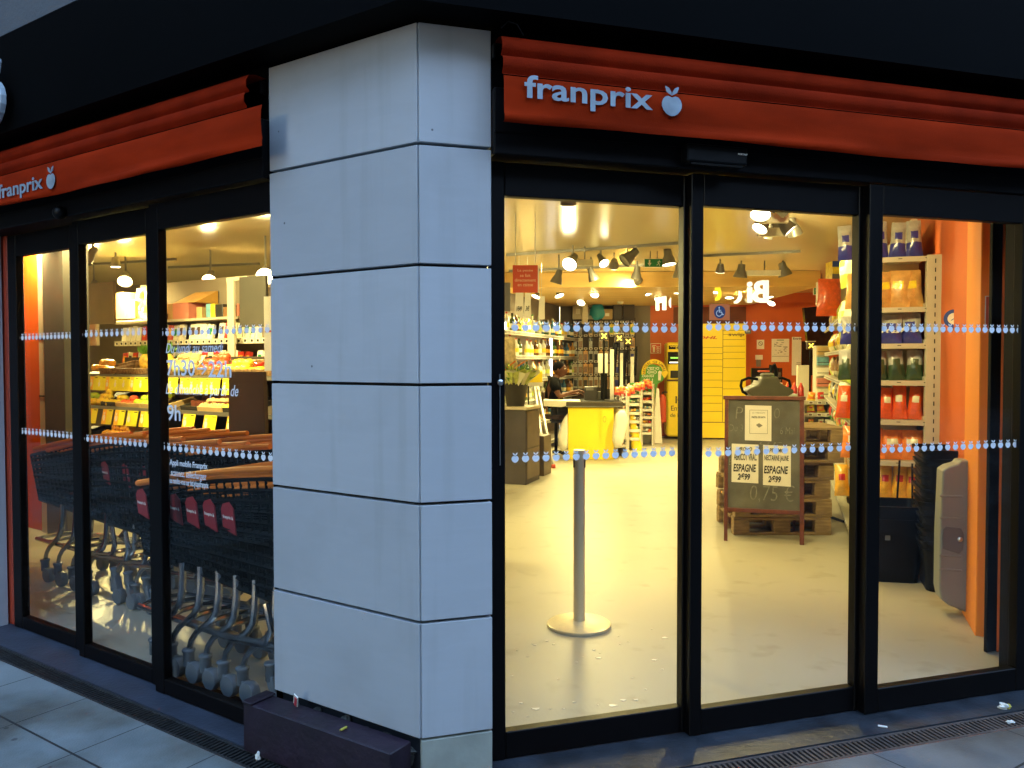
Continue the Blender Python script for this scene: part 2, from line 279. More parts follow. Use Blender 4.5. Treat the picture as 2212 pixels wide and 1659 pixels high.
# shop floor: resin with scuffs
def floor_mat():
    m=mat('resin_floor',(.40,.37,.285),.42,0,.06,1.1,spec=.25); n=m.node_tree.nodes; l=m.node_tree.links; b=n['Principled BSDF']
    g=n.new('ShaderNodeNewGeometry'); s=n.new('ShaderNodeTexNoise'); s.inputs['Scale'].default_value=5; s.inputs['Detail'].default_value=9; l.new(g.outputs['Position'],s.inputs['Vector'])
    c=n.new('ShaderNodeValToRGB'); c.color_ramp.elements[0].position=.30; c.color_ramp.elements[0].color=(.80,.78,.74,1); c.color_ramp.elements[1].position=.42; c.color_ramp.elements[1].color=(1,1,1,1); l.new(s.outputs['Fac'],c.inputs[0])
    src=b.inputs['Base Color'].links[0].from_socket; q=n.new('ShaderNodeMix'); q.data_type='RGBA'; q.blend_type='MULTIPLY'; q.inputs[0].default_value=.8; l.new(src,q.inputs[6]); l.new(c.outputs[0],q.inputs[7]); l.new(q.outputs[2],b.inputs['Base Color'])
    f=n.new('ShaderNodeTexNoise'); f.inputs['Scale'].default_value=400; l.new(g.outputs['Position'],f.inputs['Vector'])
    bu=n.new('ShaderNodeBump'); bu.inputs['Strength'].default_value=.08; bu.inputs['Distance'].default_value=.002; l.new(f.outputs['Fac'],bu.inputs['Height']); l.new(bu.outputs[0],b.inputs['Normal'])
floor_mat()

# ================================================ STRUCTURE: ground, room shell
def off_corner(y):   # where both shop fronts' lines shifted inwards by y meet
    a=FL.loc(0,y); b=FR.loc(0,y); da=Vector((FL.c,FL.s,0)); db=Vector((FR.c,FR.s,0)); den=da.x*db.y-da.y*db.x; d=b-a
    t=(d.x*db.y-d.y*db.x)/den; p=a+da*t; return p
def plan(name,y0,y1,z0,z1,xl,xr,m):
    a=[FL.loc(xl,y0),off_corner(y0),FR.loc(xr,y0)]; b=[FL.loc(xl,y1),off_corner(y1),FR.loc(xr,y1)]
    mb=MB()
    for i in(0,1):
        q=[a[i],a[i+1],b[i+1],b[i]]; vs=[(p.x,p.y,z) for z in(z0,z1) for p in q]
        mb.add(vs,[(3,2,1,0),(4,5,6,7),(0,1,5,4),(2,3,7,6)]+([(3,0,4,7)] if i==0 else [(1,2,6,5)]))
    return mb.build(name,m)
# pavement in two sheets, parted along the corner's bisector
bis=(off_corner(-10)-Vector((CX,CY,0))).normalized()
GL,GR=(.10,.195),(.18,.29)   # drain grates: distance of both edges from the wall line
o=off_corner(-GL[1]); far=off_corner(-30)
mb=MB(); q=[FL.loc(-40,-GL[1]),FL.loc(-40,-45),far,o]; mb.add([(p.x,p.y,ZL) for p in q],[(0,1,2,3)]); struct(mb.build('pavement','slab_left'))
o2=off_corner(-GR[1]); pts=[o2,far,FR.loc(40,-45),FR.loc(40,-GR[1])]; mb=MB(); mb.add([(p.x,p.y,ZR) for p in pts],[(0,1,2,3)])
mb.add([(p.x,p.y,z) for z in(ZR,ZL-.02) for p in (off_corner(.05),far)],[(0,1,3,2)]); struct(mb.build('pavement','slab_right'))
def sill(fr,xf,y0,y1,z,m):
    mb=MB(); q=[fr.loc(xf,y1),fr.loc(xf,-y0),off_corner(-y0),off_corner(y1)]; mb.add([(p.x,p.y,z) for p in q],[(0,1,2,3) if xf<0 else (3,2,1,0)])
    mb.add([(p.x,p.y,zz_) for zz_ in(z,z-.08) for p in (q[1],q[2])],[(0,2,3,1)]); struct(mb.build('threshold',m))
sill(FL,-40,GL[0],.16,ZL+.008,'threshold_stone'); sill(FR,40,GR[0],.09,ZR+.008,'threshold_wet')
# drainage channels
def grate(fr,x0,x1,y0,y1,z,label,mt):
    t=thing('drain_grate',label,'drain grate',fr,x0,y0,z)
    W=y1-y0; mb=MB(); mb.box(0,x1-x0,0,W,-.06,-.05)
    mb.build('channel_bed','dark_void',t)
    mb=MB(); mb.box(0,x1-x0,0,.012,-.05,.003).box(0,x1-x0,W-.012,W,-.05,.003); mb.build('rim',mt,t,bevel=.002)
    mb=MB(); x=0.
    while x<x1-x0: mb.box(x,x+.010,.012,W-.012,-.03,.001+.001*rnd.random()); x+=.022
    mb.build('bars',mt,t)
grate(FL,-4.6,.02,-GL[1]+.001,-GL[0]-.001,ZL,'long dark iron drain grate in front of the left window with trolleys','cast_iron')
grate(FR,-.05,3.6,-GR[1]+.001,-GR[0]-.001,ZR,'narrow rusty drain grate below the right glass doors','concrete_rust')
# room
P=[FL.loc(-14,.05),off_corner(.05),FR.loc(14,.05),Vector((15,18,0)),Vector((-15,18,0))]
ZF=-.055
A_=off_corner(.0905); B_=Vector((-3.1,18,0)); C_=FL.loc(-.02,.1605)
mb=MB(); q=[FL.loc(-14,.1605),C_,B_,Vector((-15,18,0))]; mb.add([(p.x,p.y,ZF) for p in q],[(0,1,2,3)]); struct(mb.build('shop_floor','resin_floor'))
mb=MB(); q=[C_,FR.loc(.2,.0905),FR.loc(14,.0905),Vector((15,18,0)),B_]; mb.add([(p.x,p.y,.010) for p in q],[(0,1,2,3,4)]); mb.add([(p.x,p.y,z) for z in(.01,ZF-.01) for p in(C_,B_)],[(0,1,3,2)]); struct(mb.build('shop_floor','resin_floor'))
CZ=2.72
mb=MB(); mb.add([(p.x,p.y,CZ) for p in P],[(4,3,2,1,0)]); mb.add([(p.x,p.y,CZ+.3) for p in P],[(4,3,2,1,0)]); struct(mb.build('ceiling','ceiling_gloss'))
BW=Fr(1.22,15.35,-5.0); AX=Fr(.16,11.6,-17.5)   # back wall frame; bottle wall frame (y runs into the shop)
mb=MB(); mb.M=None
def wall(name,a,b,z0,z1,th,m,holes=None):
    a=Vector((a[0],a[1],0)); b=Vector((b[0],b[1],0)); d=(b-a).normalized(); nn=Vector((-d.y,d.x,0))*th
    q=[a,b,b+nn,a+nn]; mb=MB(); mb.add([(p.x,p.y,z) for z in(z0,z1) for p in q],[(3,2,1,0),(4,5,6,7),(0,1,5,4),(1,2,6,5),(2,3,7,6),(3,0,4,7)]); return struct(mb.build(name,m))
b0=BW.loc(1.42,0); b1=BW.loc(9,0); wall('back_wall',(b0.x,b0.y),(b1.x,b1.y),0,CZ,.12,'orange_wall')
b0=BW.loc(-.3,0); b1=BW.loc(1.42,0); wall('back_wall',(b0.x,b0.y),(b1.x,b1.y),0,CZ,.12,'dark_wall')
w0=AX.loc(0,-1.6); w1=AX.loc(0,3.9); wall('bottle_wall',(w0.x-.42,w0.y),(w1.x-.42,w1.y),0,CZ,.1,'dark_wall')
wall('back_wall',(-14,13.2),(w0.x-.3,13.2),0,CZ,.1,'dark_wall')
wall('side_wall',(2.49,4.30),(6.9,15.6),0,CZ,-.1,'orange_wall')
wall('side_wall',(-9.5,6),(-9.5,14),0,CZ,.1,'beige_wall')
# pilaster strip of the orange wall; lamplight painted in as brighter orange
t=thing('orange_pilaster','orange pilaster strip beside the right glass door, lamplight painted in','pilaster',WO,2.43,4.13,0,R(-21)); mb=MB(); mb.box(-.01,.16,0,.42,0,CZ); mb.build('face','orange_wall_lit',t,bevel=.004)
# fascia and upper wall
struct(plan('upper_wall',-.05,.35,3.10,8.5,-14,14,'upper_wall')); 
f=plan('fascia',-.14,.33,2.612,3.098,-14,14,'fascia_paint'); struct(f)
# ---- houses across the street (they darken what the glass reflects)
mat('house_render',(.035,.035,.035),.9,0,.1,.6); mat('house_window',(.01,.012,.015),.6,spec=.1); mat('asphalt_dark',(.05,.05,.05),.9)
def house(lab,x,y,rot,L,H):
    t=thing('street_house',lab,'house',WO,x,y,0,R(rot)); mb=MB().box(0,L,0,8,0,H)
    for f in range(int(H//3.1)):
        for k in range(int(L//2.2)): mb.box(.7+2.2*k,1.7+2.2*k,-.03,.0-.005,1.0+3.1*f,2.7+3.1*f,1)
    mb.build('facade',['house_render','house_window'],t)
house('long grey house across the street, reflected in the left panes',-15,-12,90,34,15)
house('grey house behind the street corner, reflected in the middle pane',31,-13.5,180,41,15)
house('grey house at the far right side of the street, reflected in the right pane',24,12,-90,27,15)
# ---- stone pillar at the corner
t=thing('stone_pillar','pale stone clad corner pillar between the two shop fronts','pillar',WO,CX,CY)
def lm(fr): return Matrix.Rotation(fr.a,4,'Z')
mb=MB(); pl=[FL.loc(-.755,.033),off_corner(.033),FR.loc(.252,.033),FR.loc(.252,.085),off_corner(.085),FL.loc(-.755,.085)]
mb.prism([(p.x-CX,p.y-CY) for p in pl],-.085,2.609,lambda u,v,w:(u,v,w)); mb.build('core','joint_dark',t)
zs=[.131+.4125*k for k in range(7)]
for k in range(6):
    z0,z1=zs[k]+.0055,zs[k+1]-.0055
    for fr,x0,x1 in((FL,-.763,-.0045),(FR,.0045,.259)):
        q=MB(lm(fr)); e=.0 ; q.box(x0,x1,0+rnd.uniform(-.0012,.0012),.031,z0,z1); ob=q.build('stone_panel','pillar_stone',t,bevel=.0015)
q=MB(lm(FR)); q.box(.0035,.259,.002,.031,-.03,.127); q.build('base_stone','base_stone',t,bevel=.002)
# jamb pieces closing pillar sides
# ---- maroon plinth cover leaning at the pillar foot
t=thing('plinth_cover','scuffed maroon plinth cover box at the foot of the stone pillar','plinth cover',FL,-.80,-.125,ZL+.009,R(1.0))
mb=MB(); mb.box(0,.76,0,.11,0,.19); mb.build('cover_box','plinth_maroon',t,bevel=.004)
mb=MB(); mb.box(.0,.055,-.006,.116,.1905,.200); mb.build('end_strip','plinth_maroon',t,bevel=.003)
mb=MB()
for k in range(26): mb.ball((-.72+rnd.random()*.66,.012+rnd.random()*.012,.02+rnd.random()*.07),(.02+rnd.random()*.02,.012,.015+rnd.random()*.02),7,0,.5,k)
M0=mb; mb=MB(); mb.v,mb.f,mb.m=M0.v,M0.f,M0.m; ob=mb.build('mortar_rubble','rubble'); place(ob,FL,0,0); tag(ob,'crumbled mortar in the gap under the pillar panels','rubble')
# litter
ob=MB().box(-.012,.012,-.002,.002,0,.06,0).build('wrapper',['white_paper']); o3=MB().box(-.005,.009,-.0045,-.0021,0,.05).build('print','litter_red',ob)
place(ob,FL,-.60,-.035,.125,0,(0.35,.5)); tag(ob,'red and white wrapper stuck in the gap beside the pillar','wrapper')
ob=MB().lathe([(.0045,0),(.005,.02),(.004,.03)],n=8).build('cigarette_butt','litter_yellow'); place(ob,FL,-.30,-.06,.125,0,(R(90),.6)); tag(ob,'yellowish cigarette butt lying on the maroon plinth cover','cigarette butt')
ob=MB().lathe([(.0045,0),(.0045,.034)],n=8).build('cigarette_butt','white_paper'); p=gnd(1895,1576,ZR); ob.location=(p[0],p[1],ZR+.013); ob.rotation_euler=(R(90),0,1.2); tag(ob,'white cigarette butt on the threshold below the right doors','cigarette butt')
mb=MB(); mb.ball((0,0,.012),(.022,.016,.013),8,0,1.,3).ball((.02,.006,.01),(.014,.012,.01),8,1,1.,5); ob=mb.build('crumpled_wrapper',['white_paper','litter_yellow']); p=gnd(2167,1537,ZR); ob.location=(p[0],p[1],ZR+.004); tag(ob,'crumpled white and yellow wrapper on the right drain grate','wrapper')
mb=MB(); mb.ball((0,0,.006),(.016,.006,.006),8,0,.8,9); ob=mb.build('paper_scrap','white_paper'); p=gnd(2180,1565,ZR); ob.location=(p[0],p[1],ZR+.002); tag(ob,'small white paper scrap at the edge of the right drain grate','paper scrap')
mb=MB(); mb.ball((0,0,.01),(.012,.008,.018),7,0,1.,4); ob=mb.build('paper_scrap','white_paper'); p=gnd(556,1640,ZL); ob.location=(p[0],p[1],ZL); tag(ob,'white paper scrap standing at the left end of the maroon plinth cover','paper scrap')

# ================================================ AWNINGS
prof=[(.02,2.560),(-.05,2.562),(-.085,2.552),(-.098,2.53),(-.096,2.505),(-.084,2.494),(-.082,2.488),(-.100,2.482),(-.108,2.468),(-.107,2.444),(-.096,2.431),(-.094,2.424),(-.112,2.416)]
def awning(fr,x0,x1,label,txt,cut=0.):
    t=thing('awning',label,'awning',fr,x0,0,0)
    W=x1-x0
    def sheet(pr,wob=0,nx=40,W=W):
        mb=MB(); vs=[]
        for i in range(nx+1):
            x=W*i/nx
            for j,(y,z) in enumerate(pr):
                g=j/(len(pr)-1)*wob
                vs.append((x,y+g*.006*math.sin(x*5.1+j)+g*.004*math.sin(x*13),z+(.004*math.sin(x*2.3+.5)*g)))
        n=len(pr); fs=[(i*n+j,i*n+j+1,(i+1)*n+j+1,(i+1)*n+j) for i in range(nx) for j in range(n-1)]
        return mb.add(vs,fs)
    a=sheet(prof,0,40,W-cut); a.build('rolled_cloth','awning_roll_cloth',t,smooth=60)
    v=[(-.112,2.412),(-.118,2.39),(-.119,2.35),(-.118,2.31),(-.117,2.285),(-.121,2.28),(-.121,2.262),(-.116,2.255),(-.112,2.258)]
    sheet(v,1.).build('valance','awning_cloth',t,smooth=60)
    for u in ((-.012,) if not cut else (W-cut-.012,)): mb=MB(); mb.box(u,u+.010,-.028,.0,2.50,2.55); mb.build('end_bracket','dark_metal',t,bevel=.003)
    return t
ax0,ax1=FR.X(1089,-.112),FR.X(2212,-.112)+.5
aw=awning(FR,ax0,ax1,'orange awning with franprix lettering above the right glass doors','r')
def lettering(aw,fr,x0,vx0,vx1,vy0,vy1,avx0,avx1,avy):
    y=-.127; a=fr.hit(vx0,(vy0+vy1)/2,y); b=fr.hit(vx1,(vy0+vy1)/2,y)
    z0=fr.hit((vx0+vx1)/2,vy1,y)[1]; z1=fr.hit((vx0+vx1)/2,vy0,y)[1]
    mb=MB(); mb.text('franprix',a[0]-x0,b[0]-x0,z0,z1,y,.0015,bold=.018); mb.build('lettering','logo_white',aw)
    c0=fr.hit(avx0,avy,y); c1=fr.hit(avx1,avy,y); mb=MB(); add_apple(mb,(c0[0]+c1[0])/2-x0,c0[1],c1[0]-c0[0],y,.0015); mb.build('apple_logo','logo_white',aw)
lettering(aw,FR,ax0,1134,1411,176,240,1430,1474,226)
lx0,lx1=FL.X(-160,-.112),FL.X(568,-.112,300)
al=awning(FL,lx0,lx1,'orange awning above the left shop window with trolleys','l',FL.X(568,-.112,300)+.775)
lettering(al,FL,lx0,-3,93,386,426,101,120,391)
# lit apple sign on the fascia, far left
t=thing('fascia_sign','pale grey apple sign fixed on the dark fascia at the far left','sign',FL,FL.X(-4,-.16,212),-.16,0)
mb=MB(); add_apple(mb,0,FL.hit(-4,225,-.16)[1],.255,-.012,.03); mb.build('apple_mark',mat('sign_grey',(.34,.42,.47),.5),t,bevel=.004)

# ================================================ HEADERS AND DOORS
def header(fr,x0,x1,label,zb=2.17):
    t=thing('door_header',label,'door header',fr,x0,0); W=x1-x0
    mb=MB(); mb.box(0,W,-.03,.14,zb,2.40); mb.build('drive_cover','dark_metal',t,bevel=.004)
    mb=MB(); mb.box(0,W,.0,.14,2.404,2.61); mb.build('back_panel','fascia_paint',t)
    mb=MB(); mb.box(0,W,-.034,-.0305,zb+.075,zb+.081); mb.build('seam','dark_frame',t)
    return t
header(FR,.262,4.6,'black door drive header above the right glass doors')
header(FL,-6.5,-.766,'black door drive header above the left glass doors')
sx0=FR.X(1479,-.06,335); sx1=FR.X(1610,-.06,335); zc=FR.hit(1545,337,-.06)[1]
t=thing('motion_sensor','black motion sensor box on the header above the right doors','motion sensor',FR,sx0,-.031,zc)
mb=MB(); W=sx1-sx0; mb.prism([(0,-.034),(W,-.034),(W,.034),(0,.034)],-.05,0,lambda u,v,w:(u,w,v)); mb.build('housing','black_plastic',t,bevel=.008,bseg=2)
mb=MB(); mb.text('PORTALP',W*.83,W*.985,.004,.010,-.051,.0006,bold=.02); mb.build('lettering','white_paper',t)
mb=MB(); mb.box(.02,W-.02,-.046,-.01,-.042,-.0345); mb.build('lens_strip','screen_black',t)
ob=MB().ball((0,0,0),(.034,.034,.034),12).build('dome_sensor','black_plastic',smooth=True); x,z=FL.hit(130,458,-.05); place(ob,FL,x,-.05,z); tag(ob,'small black dome sensor under the left awning','sensor')

def leaf(fr,x0,gx0,gx1,x1,y,ztop,label,rows,zb=.09,zt=2.045,depth=.045,zf=-.011):
    """one glazed door leaf: stiles, rails, pane, two rows of apple stickers"""
    t=thing('glass_door',label,'glass door',fr,x0,y); a,b,W=gx0-x0,gx1-x0,x1-x0
    mb=MB(); mb.box(0,a,0,depth,zf,ztop); mb.build('stile','dark_frame',t,bevel=.003)
    mb=MB(); mb.box(b,W,0,depth,zf,ztop); mb.build('stile','dark_frame',t,bevel=.003)
    mb=MB(); mb.box(a+.0005,b-.0005,.001,depth-.001,zf+.002,zb); mb.build('bottom_rail','dark_frame',t,bevel=.003)
    mb=MB(); mb.box(a+.0005,b-.0005,.001,depth-.001,zt,ztop); mb.build('top_rail','dark_frame',t,bevel=.003)
    mb=MB(); g=depth/2; mb.box(a-.002,b+.002,g-.004,g+.004,zb-.002,zt+.002); mb.build('pane','door_glass',t)
    for (z,n,e0,e1) in rows:
        mb=MB()
        for k in range(n): add_apple(mb,e0-x0+(e1-e0)*k/(n-1),z-.006,.0285,g-.0045,.0006)
        mb.build('apple_stickers','decal_white',t)
    return t
YR=(.054,.014,-.03)
def rrow(fr,y,vu,vl,n):
    y=y+.02
    return [(fr.hit(vu[0],vu[2],y)[1],n[0],fr.X(vu[0],y),fr.X(vu[1],y)),(fr.hit(vl[0],vl[2],y)[1],n[1],fr.X(vl[0],y),fr.X(vl[1],y))]
def X(fr,vx,y): return fr.X(vx,y)
l1=leaf(FR,.262,X(FR,1091,YR[0]),X(FR,1476,YR[0]),X(FR,1489,YR[0]),YR[0],2.165,'left glass leaf of the right doors, cashier seen through it',rrow(FR,YR[0],(1112,1454,704),(1112,1452,988),(17,17)))
l2=leaf(FR,X(FR,1493,YR[1]),X(FR,1519,YR[1]),X(FR,1853,YR[1]),X(FR,1873,YR[1]),YR[1],2.165,'middle glass leaf of the right doors, chalkboard seen through it',rrow(FR,YR[1],(1531,1848,704),(1531,1852,977),(18,17)))
l3=leaf(FR,X(FR,1876,YR[2]),X(FR,1905,YR[2]),X(FR,2206,YR[2]),X(FR,2232,YR[2]),YR[2],2.165,'right glass leaf of the right doors, crisps rack seen through it',rrow(FR,YR[2],(1908,2199,708),(1911,2195,970),(20,18)))
# gap closers
struct(wall('wall',tuple(FR.loc(X(FR,2233,YR[2]),.0)[:2]),tuple(FR.loc(14,0)[:2]),0,2.6,.12,'dark_frame'))
hb=X(FR,1081,YR[0]-.01)-.262; zl=FR.hit(1081,826,YR[0])[1]
MB().lathe([(.008,0),(.011,.006),(.011,.012),(.006,.016)],c=(hb,-.001,zl),n=14,M=Matrix.Rotation(R(90),3,'X')).build('lock','steel',l1,smooth=40)
MB().box(hb-.002,hb+.002,-.004,-.0005,zl-.30,zl+.03).build('handle_strip','lamp_grey',l1)
ob=MB().tube([(0,0,0),(.02,-.012,.02),(.05,-.016,.012),(.075,-.01,-.02)],.0022,6).build('cable','black_plastic',smooth=True); place(ob,FR,.268,-.10,2.572); tag(ob,'thin loose cable above the left end of the right awning','cable')
# accessibility sticker and handle on the first leaf
t=thing('wheelchair_sticker','square orange wheelchair sticker on the middle glass leaf','sticker',FR,X(FR,1531,.04),.012); x0,z0=FR.hit(1531,690,.03); x1,z1=FR.hit(1576,652,.03)
x0,z0=FR.hit(1532,692,YR[1]+.018); x1,z1=FR.hit(1576,658,YR[1]+.018); t.location=FR.loc(x0,YR[1]+.0165,0); W=x1-x0; H=z1-z0; zc=(z0+z1)/2
mb=MB(); mb.box(0,W,-.0006,0,z0,z1); mb.build('square',mat('sticker_orange',(.75,.17,.03),.6),t)
mb=MB(); r=H*.40; mb.prism([(W/2+r*math.cos(a*R(15)),zc+r*math.sin(a*R(15))) for a in range(24)],-.0012,-.0007,lambda u,v,w:(u,w,v)); mb.build('disc','navy_disc',t)
mb=MB(); s=H/100; f=lambda x,z:(W/2+x*s,zc+z*s); th=-.0015
mb.prism([(W/2-4*s+5*s*math.cos(a*R(30)),zc+27*s+5*s*math.sin(a*R(30))) for a in range(12)],-.002,-.0014,lambda u,v,w:(u,w,v))
def stroke(mb,pts,wd,y=-.0017,th=.0006):
    for i in range(len(pts)-1):
        a,b=Vector(pts[i]+(0,)),Vector(pts[i+1]+(0,)); d=(b-a).normalized(); n=Vector((-d.y,d.x,0))*wd/2; d=d*wd*.4
        q=[a-n-d,b-n+d,b+n+d,a+n-d]; mb.prism([(p.x,p.y) for p in q],y-th,y,lambda u,v,w:(u,w,v)); y-=th*.15
stroke(mb,[f(-5,20),f(-4,0),f(12,0),f(20,-16),f(25,-14)],5*s); stroke(mb,[f(-4,11),f(8,11)],4*s)
stroke(mb,[f(-4+18*math.cos(R(a))-2,-8+18*math.sin(R(a))) for a in range(110,345,18)],4*s); mb.build('wheelchair_mark','white_paper',t)

YL=(.012,.052,.092)
l1=leaf(FL,X(FL,325,YL[0]),X(FL,344,YL[0]),-.768,-.7655,YL[0],2.165,'glass leaf with opening hours beside the stone pillar',rrow(FL,YL[0],(351,579,716),(351,583,962),(18,18)),zb=.0,zf=-.071)
x0=X(FL,325,YL[0])
y=YL[0]+.0175
def dtext(s,vx0,vx1,vy0,vy1,**k):
    a,z1=FL.hit(vx0,vy0,y); b,_=FL.hit(vx1,vy1,y); vm=(vx0+vx1)/2; z0=FL.hit(vm,vy1,y)[1]; z1=FL.hit(vm,vy0,y)[1]
    mb=MB(); mb.text(s,a-x0,b-x0,z0,z1,y-YL[0],.0006,**k); mb.build('window_lettering','decal_white',l1)
dtext('Du lundi au samedi',358,483,739,761,shear=.35,bold=.004); dtext('7h30',360,421,776,811,bold=.012); dtext('22h',450,500,778,814,bold=.012)
dtext('Le dimanche à partir de',358,515,829,860,shear=.35,bold=.006); dtext('9h',361,390,873,908,bold=.012)
dtext('Appli mobile Franprix',366,448,995,1012,bold=.015); dtext('scannez, téléchargez',368,446,1016,1036,shear=.35,bold=.004); dtext('ou rendez-vous sur bit.ly/appfranprix',366,450,1035,1052,bold=.008)
a,za=FL.hit(427,795,y); b,_=FL.hit(446,795,y); mb=MB(); stroke(mb,[(a-x0,za),(b-x0,za)],.008,y-YL[0]); stroke(mb,[(b-x0-.03,za+.022),(b-x0,za),(b-x0-.03,za-.022)],.008,y-YL[0]-.0003); mb.build('window_lettering','decal_white',l1)
l2=leaf(FL,X(FL,160,YL[1]),X(FL,172,YL[1]),X(FL,318,YL[1]),X(FL,336,YL[1]),YL[1],2.165,'middle glass leaf of the left window, green apples seen through it',rrow(FL,YL[1],(178,314,719),(178,312,943),(13,14)),zb=.0,zf=-.071)
l3=leaf(FL,X(FL,20,YL[2]),X(FL,37,YL[2]),X(FL,153,YL[2]),X(FL,167,YL[2]),YL[2],2.165,'far left glass leaf, grey column seen through it',rrow(FL,YL[2],(43,154,726),(46,152,928),(15,14)),zb=.0,zf=-.071)
# end wall left of the window: dark red panel, then the next stone pillar
t=thing('red_side_panel','dark red panel between the left window and the next pillar','side panel',FL,-3.75,.10); mb=MB(); xx=X(FL,19,.1)+3.75; mb.box(0,xx,0,.05,-.071,2.40); mb.build('panel','red_panel',t,bevel=.003)
for hz in(1.47,.86): mb=MB(); mb.lathe([(.02,0),(.02,.03)],c=(xx-.10,-.0,hz),n=12,M=Matrix.Rotation(R(90),3,'X')); mb.build('hook','dark_metal',t,smooth=True)
t=thing('stone_pillar','next pale stone pillar cut by the left edge of the photo','pillar',FL,-4.5,0)
xx=X(FL,-30,0)+4.5; mb=MB(); mb.box(0,xx,0.0,.09,-.079,2.605); mb.build('face','pillar_stone',t,bevel=.002)

p_,q_=FL.loc(-14,.02),FL.loc(-4.505,.02); wall('wall',(p_.x,p_.y),(q_.x,q_.y),-.079,2.605,.1,'pillar_stone')
# ================================================ SPOTLIGHTS
def spot(vx,vy,Y,label,aim,lit=True,r=.07,L=.17,en=0.,top=None,group='track spotlights under the glossy ceiling',m='lamp_grey',cone=115):
    p=Vector(at(vx,vy,Y)); top=CZ if top is None else top
    t=thing('track_spotlight',label,'spotlight',WO,p.x,p.y,p.z,0,group)
    d=Vector(aim).normalized(); q=d.to_track_quat('Z','Y').to_matrix()
    mb=MB(); mb.lathe([(r*.42,-L),(r*.5,-L*.98),(r*.55,-L*.6),(r*.80,-L*.35),(r,0),(r*.94,.0),(r*.9,-.012)],n=18,M=q); mb.build('housing',m,t,smooth=50)
    mb=MB(); mb.lathe([(r*.9,-.012),(r*.6,-.010)],n=18,M=q); mb.build('lens','lens_lit' if lit else 'lens_off',t)
    b=-d*L*.7; mb=MB(); mb.tube([b,b+Vector((0,0,.06)),(b.x,b.y,max(b.z+.07,top-p.z))],.011,6); mb.build('bracket',m,t,smooth=True)
    if en:
        l=bpy.data.lights.new('spot_beam','SPOT'); l.energy=en*LK; l.color=LAMP; l.spot_size=R(cone); l.spot_blend=.75; l.shadow_soft_size=.06
        o=bpy.data.objects.new('spot_beam',l); sc.collection.objects.link(o); o.parent=t; o.location=d*.012; o.rotation_euler=d.to_track_quat('-Z','Y').to_euler()
    return t
A=spot
A(200,622,10.2,'smallest lit spotlight above the pineapples in the left window',(.3,-1,-.8),en=400); A(270,607,9.6,'lit spotlight above the green apple tray in the left window',(.35,-1,-.9),r=.085,en=520)
A(452,605,9.0,'lit spotlight left of the white post in the left window',(.2,-1,-.8),r=.08,en=520); A(573,597,8.0,'brightest spotlight beside the stone pillar in the left window',(.25,-1,-.55),r=.095,en=600)
A(186,560,8.5,'unlit spotlight hanging near the grey column in the left window',(-.6,-.3,-1),lit=False)
A(1230,572,8.7,'big lit spotlight pointing at the street, left of the white driver box',(-.45,-1,-.75),r=.085,L=.2,en=80); A(1306,570,8.9,'lit spotlight on the right end of the white driver box',(.35,-.8,-.8),r=.06,L=.16,en=110)
A(1349,565,9.0,'grey spotlight turned to the left, no light visible, beside the green exit sign',(-.75,-.2,-.65),lit=False,r=.085,L=.2); A(1446,573,9.1,'lit spotlight pointing down right of the green exit sign',(.1,-.15,-1),r=.085,L=.2,en=120)
A(1201,612,9.6,'dark spotlight below the big lit one, beside the weighing notice',(-.3,.15,-1),lit=False,r=.075); A(1284,606,9.8,'dark spotlight in front of the wooden soffit, left of centre',(.4,.15,-1),lit=False,r=.07)
A(1374,604,10.2,'dark spotlight in front of the wooden soffit below the exit sign',(-.1,.1,-1),lit=False,r=.075); A(1465,601,10.4,'dark spotlight cut by the first door stile',(0,.1,-1),lit=False,r=.075)
A(1643,466,5.7,'uppermost lit spotlight of the cluster behind the middle pane',(-.25,-.55,-1),r=.075,en=75,L=.18); A(1641,496,6.3,'left lit spotlight of the lower pair in the middle pane cluster',(-.6,-.35,-.9),r=.065,en=75)
A(1709,500,6.3,'right lit spotlight of the lower pair in the middle pane cluster',(.75,-.3,-.9),r=.065,en=75); A(1652,514,7.0,'grey spotlight hanging lowest left in the middle pane cluster',(-.25,.35,-1),lit=False,r=.07)
A(1718,508,7.2,'dim grey spotlight hanging lowest right in the middle pane cluster',(.4,.35,-1),lit=False,r=.07); A(1700,450,5.7,'dark spotlight at the upper right of the middle pane cluster',(.9,.2,-.35),lit=False,r=.075)
A(1599,600,10.2,'left dark spotlight of the pair above the mirrored letters',(-.1,.1,-1),lit=False,r=.09); A(1697,596,10.2,'right dark spotlight of the pair above the mirrored letters',(.35,.1,-1),lit=False,r=.09)
def drv(vx0,vx1,vy,Y,label,zt=.0):
    a=at(vx0,vy,Y); b=at(vx1,vy,Y); t=thing('lamp_driver_box',label,'lamp driver',WO,a[0],Y,a[2],R(-3)); mb=MB(); mb.box(0,b[0]-a[0],-.02,.02,-.035,.035); mb.build('box','lamp_white',t,bevel=.004)
    mb=MB(); mb.tube([((b[0]-a[0])*.5,0,.035),((b[0]-a[0])*.5,0,CZ-a[2])],.008,6); mb.build('hanger','lamp_grey',t)
drv(1246,1281,568,8.9,'white driver box between two lit spotlights in the left door pane'); drv(1639,1699,503,6.5,'white driver box in the spotlight cluster of the middle pane'); drv(1641,1702,473,5.9,'grey driver box above the white one in the spotlight cluster')
drv(1340,1372,556,9.1,'beige driver box left of the green exit sign'); drv(1612,1690,591,10.2,'long beige driver box joining the dark pair of spotlights')
